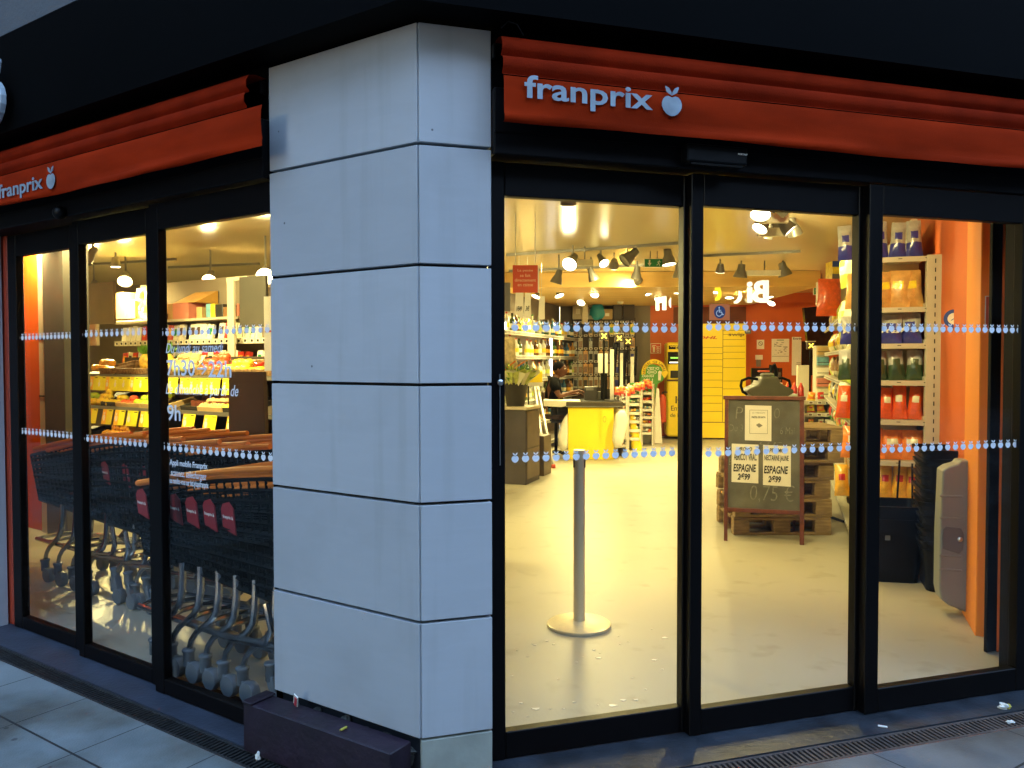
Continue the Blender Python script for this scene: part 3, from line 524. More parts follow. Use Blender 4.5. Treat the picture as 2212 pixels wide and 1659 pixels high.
# ceiling rails
def rail(a,b,label,z=CZ-.03):
    a=Vector(a);b=Vector(b); o=MB().box(0,(b-a).length,-.018,.018,0,.029).build('ceiling_rail','lamp_grey'); o.location=(a.x,a.y,z); o.rotation_euler[2]=math.atan2(b.y-a.y,b.x-a.x); tag(o,label,'ceiling rail')
def cpt(vx,vy,z): d=ray(vx,vy); k=(z-HC)/d[2]; return (d[0]*k,d[1]*k)
rail(cpt(1095,548,CZ),cpt(1480,522,CZ),'dark lighting rail across the ceiling behind the left pane'); rail(cpt(1515,551,CZ),cpt(1730,541,CZ),'dark lighting rail across the ceiling behind the middle pane'); rail(cpt(1100,583,CZ),cpt(1480,568,CZ),'far ceiling rail just before the wooden soffit')
rail(cpt(150,570,CZ),cpt(380,556,CZ),'dark ceiling rail above the fruit display'); rail(cpt(365,574,CZ),cpt(560,566,CZ),'short dark ceiling rail left of the stone pillar')
# wooden soffit with slats
S0=cpt(1080,592,CZ); t=thing('slatted_soffit','wooden soffit with thin cross slats over the tills','soffit',WO,0,11.45,0,R(-2.0))
mb=MB(); mb.box(-2.4,4.35,0,.03,2.50,2.715); mb.build('front_board','wood_soffit',t)
mb=MB(); mb.box(-2.4,4.35,.03,4.2,2.56,2.57); mb.build('backing','slat_gap',t)
mb=MB(); y=.05
while y<4.1: mb.box(-2.4,4.35,y,y+.055,2.50,2.545); y+=.105
sl=mb.build('slats','wood_slat',t)
slit=[(1158,642,11.9),(1209,640,12.3),(1284,637,12.6),(1255,655,13.8),(1404,635,12.5),(1423,648,13.4),(1465,633,12.4),(1551,629,12.2),(1576,645,13.1),(1662,644,13.1),(1666,657,14.4)]
aimz=[(-.4,-.3,-1),(.3,-.4,-1),(-.45,-.9,-1),(-.4,-.8,-1),(.4,-.4,-1),(-.5,-.8,-1),(0,-.3,-1),(.3,-.8,-1),(-.1,-.2,-1),(.1,-.2,-1),(-.6,-.5,-1)]
for i,(vx,vy,Y) in enumerate(slit):
    A(vx,vy,Y,['left of the grey pillar head','over the bottle shelves','brightest, over the pegboard corner','low over the pegboard boxes','over the orange wall left of the letters','touching the white letter n','beside the first door stile','touching the yellow letter','left below the letter B','right below the letter B','far back near the exit sign'][i]+' - small lit soffit lamp',aimz[i],r=.075,L=.07,en=(260 if i in(0,1,2,3,4,5,7,9) else 0),top=2.5,group='small lamps under the wooden soffit')
# extra lamps with no seen counterpart, added to brighten floor, shelves and ceiling
for i,(x,y,lb,e,aim) in enumerate([(-.05,3.95,'just inside the left pane',36,(0,.3,-1)),(1.1,4.9,'before the chalkboard',110,(.3,1,-1)),(.4,5.7,'above the aisle behind the barrier post',50,(0,.3,-1)),(1.6,4.4,'before the crisps rack',130,(.7,1,-.75)),
 (-2.3,4.7,'above the trolleys',14,(-.3,.2,-1)),(2.6,10.0,'above the sweets rack',520,(0,.3,-1)),(3.6,12.0,'above the parcel lockers',1150,(-.1,1,-.7)),(1.2,9.4,'above the yellow till',190,(.1,1,-.8)),(1.75,11.3,'shining on the bottle shelves',150,(-.9,.8,-.5)),(2.2,6.6,'in the crisps aisle',110,(.8,.9,-.6))]
 +[(-4.6,9.3,'far behind the tea shelves',900,(0,0,-1)),(-6.9,8.2,'far behind the pineapples',900,(0,0,-1)),(-2.4,9.6,'far behind the white post',700,(0,0,-1))]
 +[(*FL.loc(fx_,1.25)[:2],lb_,330,(.556,.831,-.85)) for fx_,lb_ in((-5.6,'before the pineapples'),(-4.9,'before the green apples'),(-4.2,'before the loose lemons'),(-3.6,'before the brown board'))]):
    zt_=2.6 if e==330 and x<-1.8 else 2.56
    t=thing('track_spotlight','added ceiling spotlight '+lb+', for extra brightness','spotlight',WO,x,y,zt_,0,'track spotlights under the glossy ceiling')
    q=Vector(aim).normalized().to_track_quat('Z','Y').to_matrix()
    MB().lathe([(.035,-.1),(.06,0),(.055,.0),(.05,.01)],n=14,M=q).build('housing','lamp_grey',t,smooth=50); MB().lathe([(.052,.010),(.03,.012)],n=14,M=q).build('lens','lens_lit',t)
    MB().tube([(0,0,.0),(0,0,CZ-zt_)],.01,6).build('bracket','lamp_grey',t)
    l=bpy.data.lights.new('spot_beam','SPOT'); l.energy=e*LK; l.color=LAMP; l.spot_size=R(130); l.spot_blend=.85; l.shadow_soft_size=.07
    o=bpy.data.objects.new('spot_beam',l); sc.collection.objects.link(o); o.parent=t; o.location=Vector(aim).normalized()*.02; o.rotation_euler=Vector(aim).to_track_quat('-Z','Y').to_euler()

# ================================================ LEFT WINDOW: trolleys
def trolley():
    t=thing('shopping_trolley','x','shopping trolley',FL,0,0)
    L=1.32; hn,hh=.178,.215   # half widths at nose and handle
    DZ=.058
    def hw(u): return hn+(hh-hn)*u
    def zt(u): return .845+DZ+.165*u+.02*math.sin(u*3)
    def zb(u): return .49+DZ-.085*u
    def yb(u): return hw(u)*.84
    # rim
    pts=[]
    for k in range(9):
        a=math.pi/2+math.pi*k/8; pts.append((.10+.10*math.cos(a),hn*math.sin(a),zt(0)-.012*math.sin((k/8)*math.pi)))
    side=[(.1+(L-.1)*u,-hw(u),zt(u)) for u in(.12,.25,.4,.55,.7,.85,1.)]
    pts=pts+side; pts=[(x,-y,z) for x,y,z in side[::-1]]+pts
    mb=MB(); mb.tube(pts,.0155,8); mb.build('rim','orange_plastic',t,smooth=True)
    mb=MB(); mb.tube([(L-.01,-hh+.02,zt(1)-.13),(L,-hh*.6,zt(1)-.13),(L,hh*.6,zt(1)-.13),(L-.01,hh-.02,zt(1)-.13)],.010,8); mb.build('handle','black_plastic',t,smooth=True)
    # basket: lattice walls
    mb=MB(); nx,nz=22,11
    def P(u,v,s):   # v 0 bottom..1 top
        w=yb(u)+(hw(u)-yb(u))*v; x=.04+(L-.04)*u + (1-v)*.05*(1-u); return (x,s*w,zb(u)+(zt(u)-.045-zb(u))*v)
    for s in(-1,1):
        for i in range(nx+1):
            a,b=P(i/nx,0,s),P(i/nx,1,s); mb.tube([a,b],.0085,4)
        for j in range(nz+1):
            for i in range(0,nx,2): mb.tube([P(i/nx,j/nz,s),P(min(1,(i+2)/nx),j/nz,s)],.0098 if j%3 else .0135,4)
    for j in range(nz+1):
        v=j/nz; q=[]
        for k in range(7):
            a=math.pi*k/6; w=yb(0)+(hn-yb(0))*v; q.append((P(0,v,1)[0]+.03-.065*math.sin(a),w*math.cos(a),zb(0)+(zt(0)-.045-zb(0))*v))
        mb.tube(q,.0095,4)
    for k in range(1,6):
        a=math.pi*k/6; mb.tube([(P(0,v,1)[0]+.03-.065*math.sin(a),(yb(0)+(hn-yb(0))*v)*math.cos(a),zb(0)+(zt(0)-.045-zb(0))*v) for v in(0,1)],.009,4)
    mb.build('basket','black_mesh_plastic',t)
    # solid lower band and floor of the basket
    mb=MB(); b=[]
    for i in range(13): u=i/12; b.append(u)
    vs=[]; 
    for u in b:
        for s in(-1,1):
            for v in(-.02,.16): p=P(u,v,s); vs.append((p[0],p[1]*.985,p[2]))
    fs=[]
    for i in range(12):
        o=i*4; fs+=[(o,o+1,o+5,o+4),(o+3,o+2,o+6,o+7),(o,o+4,o+6,o+2)]
    fs+=[(0,2,3,1)]; mb.add(vs,fs); mb.build('basket_floor','black_mesh_plastic',t)
    # label
    mb=MB(); x0,x1=.10,.205; yy=-hw(.12)-.010
    mb.prism([(x0,.70),(x1,.68),(x1,.80),(x0+.07,.828),(x0+.02,.815),(x0,.79)],-.003,.003,lambda u,v,w:(u,yy-.13*(u-x0)+(v-.75)*-.12+w,v+DZ)); lab=mb.build('label','red_label',t)
    mb=MB(); mb.text('franprix',x0+.010,x1-.026,.745,.765,0,.0008,bold=.02,fn=lambda x,z,d:(x,yy-.13*(x-x0)+(z-.75)*-.12-.0035-d,z+DZ)); 
    P0=apple_poly(x1-.014,0,.013)
    for q in P0: mb.prism([(a,.754+b) for a,b in q],.0004,.0012,lambda u,v,w:(u,yy-.13*(u-x0)+(v-.75)*-.12-.0035-w,v+DZ))
    mb.build('lettering','white_paper',lab)
    # chassis
    for s in(-1,1):
        mb=MB(); mb.tube([(.425,s*.165,.55),(.43,s*.17,.47),(.435,s*.178,.42),(.43,s*.182,.37),(.40,s*.185,.325),(.345,s*.187,.285),(.285,s*.187,.245),(.245,s*.187,.20),(.225,s*.187,.15)],[.018,.018,.018,.018,.017,.016,.014,.0135,.0135],9); mb.build('frame_tube','zinc',t,smooth=True)
        mb=MB(); mb.tube([(1.07,s*.2,.47),(1.11,s*.205,.36),(1.07,s*.205,.30),(.80,s*.20,.275),(.20,s*.15,.262),(-.02,s*.12,.255)],.0145,8); mb.build('base_tube','zinc',t,smooth=True)
    mb=MB(); mb.tube([(.0,-.12,.255),(-.035,-.05,.255),(-.035,.05,.255),(.0,.12,.255)],.0145,8); mb.build('front_bar','zinc',t,smooth=True)
    def castor(x,y,z):
        mb=MB(); mb.lathe([(.020,z+.008),(.031,z+.004),(.031,z-.008),(.026,z-.012),(.026,z-.075)],c=(x,y,0),n=12); mb.prism([(x-.022,z-.05),(x+.026,z-.05),(x+.066,.062),(x+.05,.045),(x+.025,.06)],y-.020,y+.020,lambda u,v,w:(u,w,v)); c=mb.build('castor','grey_plastic',t,smooth=35,bevel=.002)
        mb=MB(); mb.lathe([(.03,-.024),(.046,-.022),(.05,-.01),(.05,.01),(.046,.022),(.03,.024)],c=(x+.048,y,.052),n=18,M=Matrix.Rotation(R(90),3,'X')); mb.build('wheel','grey_plastic',c,smooth=40)
    for s in(-1,1): castor(.222,s*.187,.15); castor(1.1,s*.2,.22)
    return t
T0=trolley(); T0['group']='nested shopping trolleys behind the left window'
fr_lab=['front row trolley with its nose farthest left of that row','second trolley of the front row from its rounded nose end','front row trolley whose label shows just right of the door stile','front row trolley with its label third from the pillar','front row trolley with its label second from the pillar','front row trolley nearest the stone pillar, with the largest red label']
bk_lab=['back row trolley at the far left end, rim nose in front of the grey column','back row trolley whose red label is cut by the left stile','back row trolley with the first full red label','back row trolley with the middle red label of the middle pane','back row trolley with the last red label left of the stile']
n=0
for k in range(6):
    o=T0 if n==0 else copy_tree(T0); n+=1; place(o,FL,-2.04+.134*k,.33,ZF,R(rnd.uniform(-.6,.6))); o['label']=fr_lab[k]
bk_lab=['back row trolley at the far left end, rim nose in front of the grey column','second back row trolley from the far left end, behind the far left pane','third back row trolley from the far left end, behind the far left pane']+bk_lab[1:]
for k,x in enumerate((-4.12,-3.94,-3.76,-3.56,-3.25,-3.03,-2.82)):
    o=copy_tree(T0); place(o,FL,x,.82,ZF,R(rnd.uniform(-.6,.6))); o['label']=bk_lab[k]
    if k<3:
        for c_ in [c_ for c_ in sc.objects if c_.parent==o and c_.name.startswith('label')]:
            for g_ in [g_ for g_ in sc.objects if g_.parent==c_]: bpy.data.objects.remove(g_)
            bpy.data.objects.remove(c_)

# ================================================ produce: prototypes
def proto(mb,name,mats,**k): o=mb.build(name,mats,**k); o['proto']=1; return o
def inst(p,label,cat,group,fr,x,y,z,rot=0.,tilt=(0,0),sc_=1.,mats=None):
    o=p if p.get('proto')==1 and 'label' not in p else p.copy()
    if o is not p: sc.collection.objects.link(o)
    place(o,fr,x,y,z,rot,tilt); o.scale=(sc_,)*3 if isinstance(sc_,(int,float)) else sc_
    if 'proto' in o: del o['proto']
    if 'proto' in p: del p['proto']
    return tag(o,label,cat,group)
def variant(p,mats):   # the same shape in other colours
    me=p.data.copy()
    for i,m in enumerate(mats): me.materials[i]=MATS[m]
    o=bpy.data.objects.new(p.name.split('.')[0],me); sc.collection.objects.link(o)
    for md in p.modifiers:
        if md.type=='BEVEL': b=o.modifiers.new('b','BEVEL'); b.width=md.width; b.limit_method='ANGLE'
    o['proto']=1; return o
# fruit display: three tilted decks with yellow price cards
YF=2.05
fx0,fx1=FL.X(96,YF),FL.X(572,YF)
stand=thing('fruit_display','dark stepped fruit and vegetable display with yellow price cards','fruit display',FL,fx0,YF); Wd=fx1-fx0
lev=[(1.34,'top'),(1.03,'middle'),(.67,'bottom')]
mb=MB(); mb.box(0,Wd,.86,.90,ZF,1.50); mb.build('back_board','shelf_liner',stand)
mb=MB(); mb.box(0,Wd,.06,.85,ZF,.55); mb.build('base','shelf_liner',stand)
yo=lambda z:(.34 if z>1.2 else .17 if z>.85 else 0.)
for z,nm in lev:
    Y_=yo(z)
    mb=MB(); mb.add([(0,Y_,z-.03),(Wd,Y_,z-.03),(Wd,Y_+.5,z+.09),(0,Y_+.5,z+.09),(0,Y_,z-.06),(Wd,Y_,z-.06),(Wd,Y_+.5,z+.05),(0,Y_+.5,z+.05)],[(0,1,2,3),(7,6,5,4),(4,5,1,0),(5,6,2,1),(6,7,3,2),(7,4,0,3)]); mb.build('deck','shelf_liner',stand)
    mb=MB(); mb.box(0,Wd,Y_-.02,Y_-.005,z-.05,z-.015); mb.build('card_rail','lamp_grey',stand)
def card(u,z,wd,h,col,skew=0):
    mb=MB(Matrix.Translation((0,yo(z-.04) if z<1.2 else .34,0))); mb.prism([(u,z-h),(u+wd,z-h),(u+wd+skew,z),(u+skew,z)],-.034,-.031,lambda a,b,w:(a,w+(z-b)*-.12,b))
    mb.prism([(u,z-h),(u+wd*.42,z-h),(u+wd*.42+skew,z),(u+skew,z)],-.0365,-.0345,lambda a,b,w:(a,w+(z-b)*-.12,b),1)
    for P_ in apple_poly(u+wd*.21+skew*.5,0,wd*.26): mb.prism([(a,z-h*.55+b*1.5) for a,b in P_],-.0378,-.0368,lambda a,b,w:(a,w+(z-b)*-.12,b),2)
    mb.prism([(u+wd*.62+skew*.9,z-.016),(u+wd*.93+skew*.9,z-.016),(u+wd*.93+skew*.9,z-.008),(u+wd*.62+skew*.9,z-.008)],-.0358,-.0345,lambda a,b,w:(a,w+(z-b)*-.12,b),3)
    mb.build('price_card',['yellow_card',col,'white_paper','ink'],stand)
u=.02
while u<Wd-.80: card(u,1.30,.145,.14,rnd.choice(['orange_card','yellow_card','yellow_card'])); u+=.148 if rnd.random()<.75 else .185
for vx in(126,136,148,170,202,228,255,283,312,375,420,470): a=FL.X(vx-12,YF)-fx0; card(a,.985,.17,.145,rnd.choice(['orange_card','orange_card','yellow_card']),.02)
for vx in(128,139,150,190,210,240,262,300,345): a=FL.X(vx-12,YF)-fx0; card(a,.61,.17,.15,'orange_card',.02)
apple=proto(MB().ball((0,0,.036),(.041,.041,.037),14,0,.08,1,.35).tube([(0,0,.058),(.004,0,.078)],.002,4,1),'apple',['green_apple','ink_brown'],smooth=50)
def fruits(p,cat,desc,vx0,vx1,z,n,rows,r,grp,jit=.01,sy=.0,lay=True):
    a,b=FL.X(vx0,YF),FL.X(vx1,YF); c=0
    for j in range(rows):
        m=n-(j if lay else 0)
        for k in range(m):
            x=a+(b-a)*((k+.5+(.5*j if lay else 0))/n); zz=z+(j*r*1.25 if lay else .02*j)
            inst(p,f'{ordw(k)} {desc} from left, {["front","second","third"][j]} row, {grp}',cat,f'{desc}s on the {grp}',FL,x+rnd.uniform(-jit,jit),YF+yo(z)+.06+j*.055+rnd.uniform(-jit,jit),zz+rnd.uniform(0,jit*.6),rnd.random()*6,(rnd.uniform(-.4,.4),rnd.uniform(-.4,.4)),rnd.uniform(1.05,1.22)); c+=1
fruits(apple,'apple','green apple',240,304,1.005,6,3,.04,'middle deck')
red=variant(apple,['red_apple','ink_brown']); fruits(red,'apple','red apple',212,238,1.00,2,2,.04,'middle deck'); red2=red
mango=variant(apple,['mango','ink_brown']); mango.scale=(1,1,1); fruits(mango,'mango','orange mango',196,262,.655,6,3,.046,'bottom deck')
lem=variant(apple,['lemon','ink_brown']); fruits(lem,'lemon','yellow lemon',184,212,1.0,3,2,.036,'middle deck'); fruits(lem,'lemon','loose yellow lemon',437,482,1.0,3,1,.036,'middle deck right end')
nect=variant(apple,['red_apple','ink_brown']); fruits(nect,'nectarine','red yellow nectarine',345,400,1.345,5,3,.04,'top deck right of the stile'); tom=variant(apple,['red_sign','leaf_green']) ; fruits(tom,'tomato','red tomato',345,385,.655,4,2,.04,'bottom deck right of the stile'); kiwi=variant(apple,['potato','ink_brown']); fruits(kiwi,'kiwi','brown kiwi',386,436,1.005,5,2,.036,'middle deck by the cartons'); grn=variant(apple,['leaf_pale','ink_brown']); fruits(grn,'pepper','pale green pepper',268,318,.655,5,2,.042,'bottom deck beside the mangos'); lem2=variant(apple,['lemon','ink_brown']); fruits(lem2,'lemon','ripe yellow lemon',404,452,1.345,5,2,.04,'top deck behind the figures')
pear=variant(apple,['green_apple','ink_brown']); fruits(pear,'apple','small green apple',140,158,.655,3,2,.04,'bottom deck left end')
mel=proto(MB().ball((0,0,.055),(.09,.058,.055),14,0,.1,2),'melon',['melon'],smooth=True); fruits(mel,'melon','pale melon',300,330,1.325,2,1,.06,'top deck'); 
pot=proto(MB().ball((0,0,.035),(.055,.04,.035),10,0,.3,2),'potato',['potato'],smooth=True); fruits(pot,'potato','brown potato',270,335,1.345,5,3,.04,'top deck'); 
ban=variant(apple,['lemon','ink_brown']); fruits(ban,'lemon','big yellow lemon',146,160,1.325,2,1,.036,'top deck left end'); fruits(ban,'lemon','bright yellow lemon',455,486,1.325,4,1,.036,'top deck right end')
fruits(variant(apple,['mango','ink_brown']),'mango','orange mango',120,148,1.345,5,2,.04,'top deck far left'); fruits(variant(apple,['green_apple','ink_brown']),'apple','green apple',120,150,1.005,5,2,.04,'middle deck far left'); fruits(variant(apple,['lemon','ink_brown']),'lemon','yellow lemon',150,186,1.005,4,3,.04,'middle deck left part')
def pineapple(vx,lab):
    t=thing('pineapple',lab,'pineapple',FL,FL.X(vx,YF),YF+.48,1.355,rnd.random()*3,'pineapples on the top deck')
    MB().ball((0,0,.09),(.058,.058,.09),12,0,.05,1).build('body','pineapple',t,smooth=True)
    mb=MB()
    for k in range(22):
        a=k*2.4; h=.07+.07*rnd.random(); o=.012+.05*(1-k/22)
        b=Vector((.02*math.cos(a),.02*math.sin(a),.165)); tip=b+Vector((o*math.cos(a),o*math.sin(a),h)); s=Vector((-math.sin(a),math.cos(a),0))*.011; mid=(b+tip)/2+Vector((o*.4*math.cos(a),o*.4*math.sin(a),0))
        mb.add([b-s,b+s,mid+s*.8,tip,mid-s*.8],[(0,1,2,3,4)])
    mb.build('crown','leaf_green',t)
for vx,l in((212,'left pineapple with a spiky crown on the top deck'),(234,'middle pineapple of the group of three on the top deck'),(262,'right pineapple lying nearest the wrapped vegetables')): pineapple(vx,l)
def basket(vx0,vx1,z,lab,m='wicker',h=.06,cat='crate'):
    a,b=FL.X(vx0,YF),FL.X(vx1,YF); W=b-a; o=MB().box(0,W,0,.012,0,h).box(0,W,.40,.412,0,h).box(0,.012,.012,.4,0,h).box(W-.012,W,.012,.4,0,h).box(0.012,W-.012,.012,.4,0,.01).build(cat,m,bevel=.003); place(o,FL,a,YF+.01+yo(z),z,0,(R(12),0)); tag(o,lab,cat)
for i,(a_,b_) in enumerate([(140,166),(175,240),(241,318),(345,400),(401,470),(471,560)]): basket(a_,b_,1.325,['wicker tray on the top deck behind the left stile','wicker tray below the pineapples','wicker tray of potatoes and wrapped vegetables on the top deck','wicker tray of red packs on the top deck, just right of the stile','wicker tray right of the opening hours figures','wicker tray half hidden by the brown board'][i],cat='tray')
for i,(a_,b_,m) in enumerate([(178,208,'crate_black'),(209,262,'cardboard'),(263,318,'cardboard'),(350,385,'crate_black'),(386,440,'cardboard'),(441,488,'crate_black')]): basket(a_,b_,1.0,['black crate of lemons on the middle deck','carton under the red and green apples','carton at the right end of the green apples','black crate on the middle deck right of the stile','wide pale carton on the middle deck','black crate of loose lemons on the middle deck'][i],m,.055)
for i,(a_,b_,m) in enumerate([(140,160,'crate_black'),(190,268,'cardboard'),(269,318,'crate_black'),(350,420,'crate_black'),(430,488,'cardboard')]): basket(a_,b_,.645,['black crate of small green apples on the bottom deck','carton of mangos on the bottom deck','black crate right of the mangos','black crate on the bottom deck behind the app lettering','carton with the clear bag of greens'][i],m,.06)
# dark open boxes in the middle deck and packs
def bagmesh(W,H,D,seed=1,split=.0,nx=8,nz=10,seal=.05):
    mb=MB(); vs=[];ms=[]
    for s in(-1,1):
        for j in range(nz+1):
            v=j/nz
            for i in range(nx+1):
                u=i/nx; e=max(0,math.sin(math.pi*u))**.5*max(0,math.sin(math.pi*min(1,max(0,(v-seal*.5)/(1-seal*1.5)))))**.55
                n_=noise.noise(Vector((u*3.5,v*4.5,seed*5+s)))*.35+noise.noise(Vector((u*9,v*9,seed*5+s)))*.16
                w=1-.10*math.sin(math.pi*v)**2-.16*v*v+ (.03*noise.noise(Vector((v*6,seed,0))))
                vs.append(((u-.5)*W*w,s*(D/2*e*(1+n_)+.0015),v*H+(.01*n_ if 0<j<nz else 0)))
    N=(nx+1)*(nz+1); fs=[]
    for s in(0,1):
        for j in range(nz):
            for i in range(nx):
                q=(s*N+j*(nx+1)+i,s*N+j*(nx+1)+i+1,s*N+(j+1)*(nx+1)+i+1,s*N+(j+1)*(nx+1)+i); fs.append(q if s==0 else q[::-1]); ms.append(1 if (j+.5)/nz<split else 2 if (2<=i<=nx-3 and .5<(j+.5)/nz<.75) else 0)
    return mb.add(vs,fs,ms)
def bagmat(name,col,rough=.28): return mat(name,col,rough,.0,.22,22,bump=.35,bs=26,spec=.7,coat=.3)
for nme,c in dict(bag_silver=(.40,.40,.38),bag_blue=(.035,.04,.30),bag_yellow=(.85,.62,.03),bag_orange=(.80,.22,.02),bag_redorange=(.72,.10,.015),bag_darkgreen=(.035,.07,.03),bag_gold=(.80,.42,.03),bag_lime=(.55,.68,.08),bag_pale=(.72,.70,.50),bag_red=(.55,.03,.02),bag_green=(.06,.30,.05),bag_brown=(.26,.13,.05),bag_black=(.03,.03,.03),bag_cyan=(.15,.38,.50),bag_amber=(.62,.33,.10)).items(): bagmat(nme,c)
pk=proto(bagmesh(.10,.16,.05,3,.3),'packet',['bag_red','bag_pale'],smooth=60)
for k in range(9):
    p_=inst(pk if k==0 else pk,f'{ordw(k)} red and clear packet from the left in the top deck trays','packet','red packets on the top fruit deck',FL,FL.X(352+k*12,YF),YF+.46+.03*(k%3),1.35+.01*(k%2),rnd.uniform(-.6,.6),(R(-58),rnd.uniform(-.4,.4)))
wb=proto(bagmesh(.16,.22,.11,5,0),'clear_bag',['clear_bag','clear_bag'],smooth=60)
for k,(vx,z,lb) in enumerate([(278,1.34,'clear bag of vegetables on the top deck, left one beside the pineapples'),(300,1.34,'clear bag of vegetables on the top deck, middle one'),(316,1.35,'clear bag of vegetables on the top deck beside the door stile'),(148,.99,'crumpled clear bag on the middle deck at the far left'),(456,.66,'crinkled clear bag of greens on the bottom deck left of the brown board'),(280,.66,'pale bag on the bottom deck right of the mangos'),(300,.66,'pale bag beside the door stile on the bottom deck')]): inst(wb,lb,'bag','clear bags on the fruit display',FL,FL.X(vx,YF),YF+.12+yo(z),z,rnd.uniform(-.5,.5),(R(-35),0),.9)
bx=proto(MB().box(-.09,.09,-.06,.06,0,.003).box(-.09,.09,-.06,-.057,.003,.07).box(-.09,.09,.057,.06,.003,.12).box(-.09,-.087,-.057,.057,.003,.07).box(.087,.09,-.057,.057,.003,.07).add([(-.09,.06,.12),(.09,.06,.12),(.06,.10,.17),(-.06,.10,.17)],[(0,1,2,3)]),'open_carton',['mahogany'])
for k,vx in enumerate((372,392,412,430)): inst(bx,['brown open carton behind the figure 9 on the middle deck','brown open carton second right of the figure 9','brown open carton third right of the figure 9','brown open carton nearest the brown board'][k],'carton','brown open cartons on the middle deck',FL,FL.X(vx,YF),YF+.30,1.03,rnd.uniform(-.2,.2))
# brown board standing before the display
xa,xb=FL.X(494,1.5),FL.X(580,1.5); z1=FL.hit(520,802,1.5)[1]; z0=FL.hit(520,985,1.5)[1]
t=thing('brown_board','tall brown board standing in front of the fruit display beside the pillar','board',FL,xa,1.5); MB().prism([(-.03,ZF),(xb-xa,ZF),(xb-xa-.06,z1),(0.,z1)],0,.03,lambda u,v,w:(u,w,v)).build('panel',mat('board_brown',(.085,.045,.025),.6,0,.1,5),t)
MB().box(.02,.05,.031,.30,ZF,z1-.1).build('back_leg','shelf_liner',t)
# shelf unit above/behind the fruit
YS=3.05; sx0,sx1=FL.X(250,YS),FL.X(584,YS)
un=thing('tea_shelf_unit','beige shelf unit with price strips behind the fruit display','shelf unit',FL,sx0,YS); Wd2=sx1-sx0
def zat(vx,vy,y): return FL.hit(vx,vy,y)[1]
shz=[zat(420,686,YS),zat(420,732,YS),zat(420,792,YS)]
MB().box(0,Wd2,.32,.35,ZF,shz[0]+.45).build('back_panel','dark_wall',un)
for i,z in enumerate(shz):
    MB().box(0,Wd2 if i else (FL.X(516,YS)-sx0),0,.32,z-.025,z).build('shelf','beige_metal',un)
    if i:
        mb=MB(); mb.box(0,Wd2,-.012,-.001,z-.055,z+.002); k=.03
        while k<Wd2-.08: mb.box(k,k+.05,-.0145,-.0125,z-.048,z-.006,1); mb.box(k+.008,k+.042,-.0155,-.0148,z-.040,z-.014,2); k+=.085+.02*rnd.random()
        mb.build('price_strip',['beige_metal','white_paper','ink'],un)
a_=FL.X(497,YS-.1)-sx0; b_=FL.X(511,YS-.1)-sx0; zt_=zat(504,603,YS-.1); zb_=zat(504,800,YS-.1)
tp=thing('white_post','beige metal post with a T shaped head in front of the tea shelves','post',FL,sx0+a_,YS-.1,zb_-.06); MB().box(0,b_-a_,-.03,.0,.06,zt_-zb_+.06).build('shaft','beige_metal',tp,bevel=.004); MB().box(-.06,b_-a_+.06,-.04,.01,0,.058).build('foot','beige_metal',tp,bevel=.004); MB().prism([(0,-.10),(b_-a_,-.02),(b_-a_+.2,0),(b_-a_+.2,.02),(-.02,.02)],-.02,.0,lambda u,v,w:(u,w,v+zt_-zb_+.062)).build('head','beige_metal',tp)
pack=proto(MB().box(-.045,.045,-.02,.02,0,.17,0).box(-.03,.03,-.0212,-.0202,.05,.13,1),'tea_packet',['white_paper','ink_brown'],bevel=.004)
variants=[pack]+[variant(pack,m) for m in(['white_paper','green_sign'],['bag_pale','ink'],['bag_red','bag_gold'],['white_paper','white_paper'],['bag_lime','green_sign'])]
for r_,z in((1,shz[1]),(2,shz[2])):
    k=.05; i=0
    while k<Wd2-.06:
        pr=rnd.choice(variants[:5] if k>.25*Wd2 else variants[2:]); 
        if rnd.random()<.9: inst(pr,f'{ordw(i)} packet from the left on the {"upper" if r_==1 else "lower"} shelf behind the white post','packet',f'packets on the {"upper" if r_==1 else "lower"} shelf behind the fruit',FL,sx0+k,YS+.09,z,rnd.uniform(-.15,.15),(R(-8),rnd.uniform(-.06,.06)),rnd.uniform(.92,1.05)); i+=1
        k+=.10
# top shelf: pink and orange house shaped box, boxes, toys
a_=FL.X(380,YS+.05); b_=FL.X(414,YS+.05); zz=shz[0]; t=thing('display_box','pink display box with an orange sloping lid on the top shelf','box',FL,a_,YS+.02,zz+.001); W=b_-a_
hb=zat(400,653,YS+.02)-zz; MB().box(0,W,0,.28,0,hb).build('body','pink_card',t); MB().prism([(0,hb+.001),(.28,hb+.001),(.28,hb+.14)],0,W+.12,lambda u,v,w:(w,u,v)).build('lid',mat('card_ochre',(.55,.30,.06),.6),t)
def shelfbox(vx0,vx1,vy0,lab,m,y=YS+.04,dz=0,name='box',cat='box'):
    a,b=FL.X(vx0,y),FL.X(vx1,y); h=zat((vx0+vx1)/2,vy0,y)-shz[0]-dz; o=MB().box(0,b-a,0,.2,0,h).build(name,m,bevel=.004); place(o,FL,a,y,shz[0]+.001+dz); tag(o,lab,cat)
shelfbox(346,377,655,'yellowish carton left of the pink display box','cardboard'); shelfbox(349,357,676,'small dark box at the left end of the top shelf','mahogany',YS+.0); shelfbox(425,437,662,'leaning ochre and brown folder on the top shelf','cardboard')
for i,(a,b,v,m) in enumerate([(446,455,655,'bag_cyan'),(456,465,655,'bag_yellow'),(466,482,656,'bag_black'),(483,494,662,'bag_brown'),(512,517,655,'pink_card')]): shelfbox(a,b,v,['light blue stack of packets on the top shelf','yellow stack of packets on the top shelf','dark stack of packets left of the white post','brown stack of packets behind the white post','red and white box at the right end of the top shelf'][i],m,name='packet_stack',cat='packet stack')
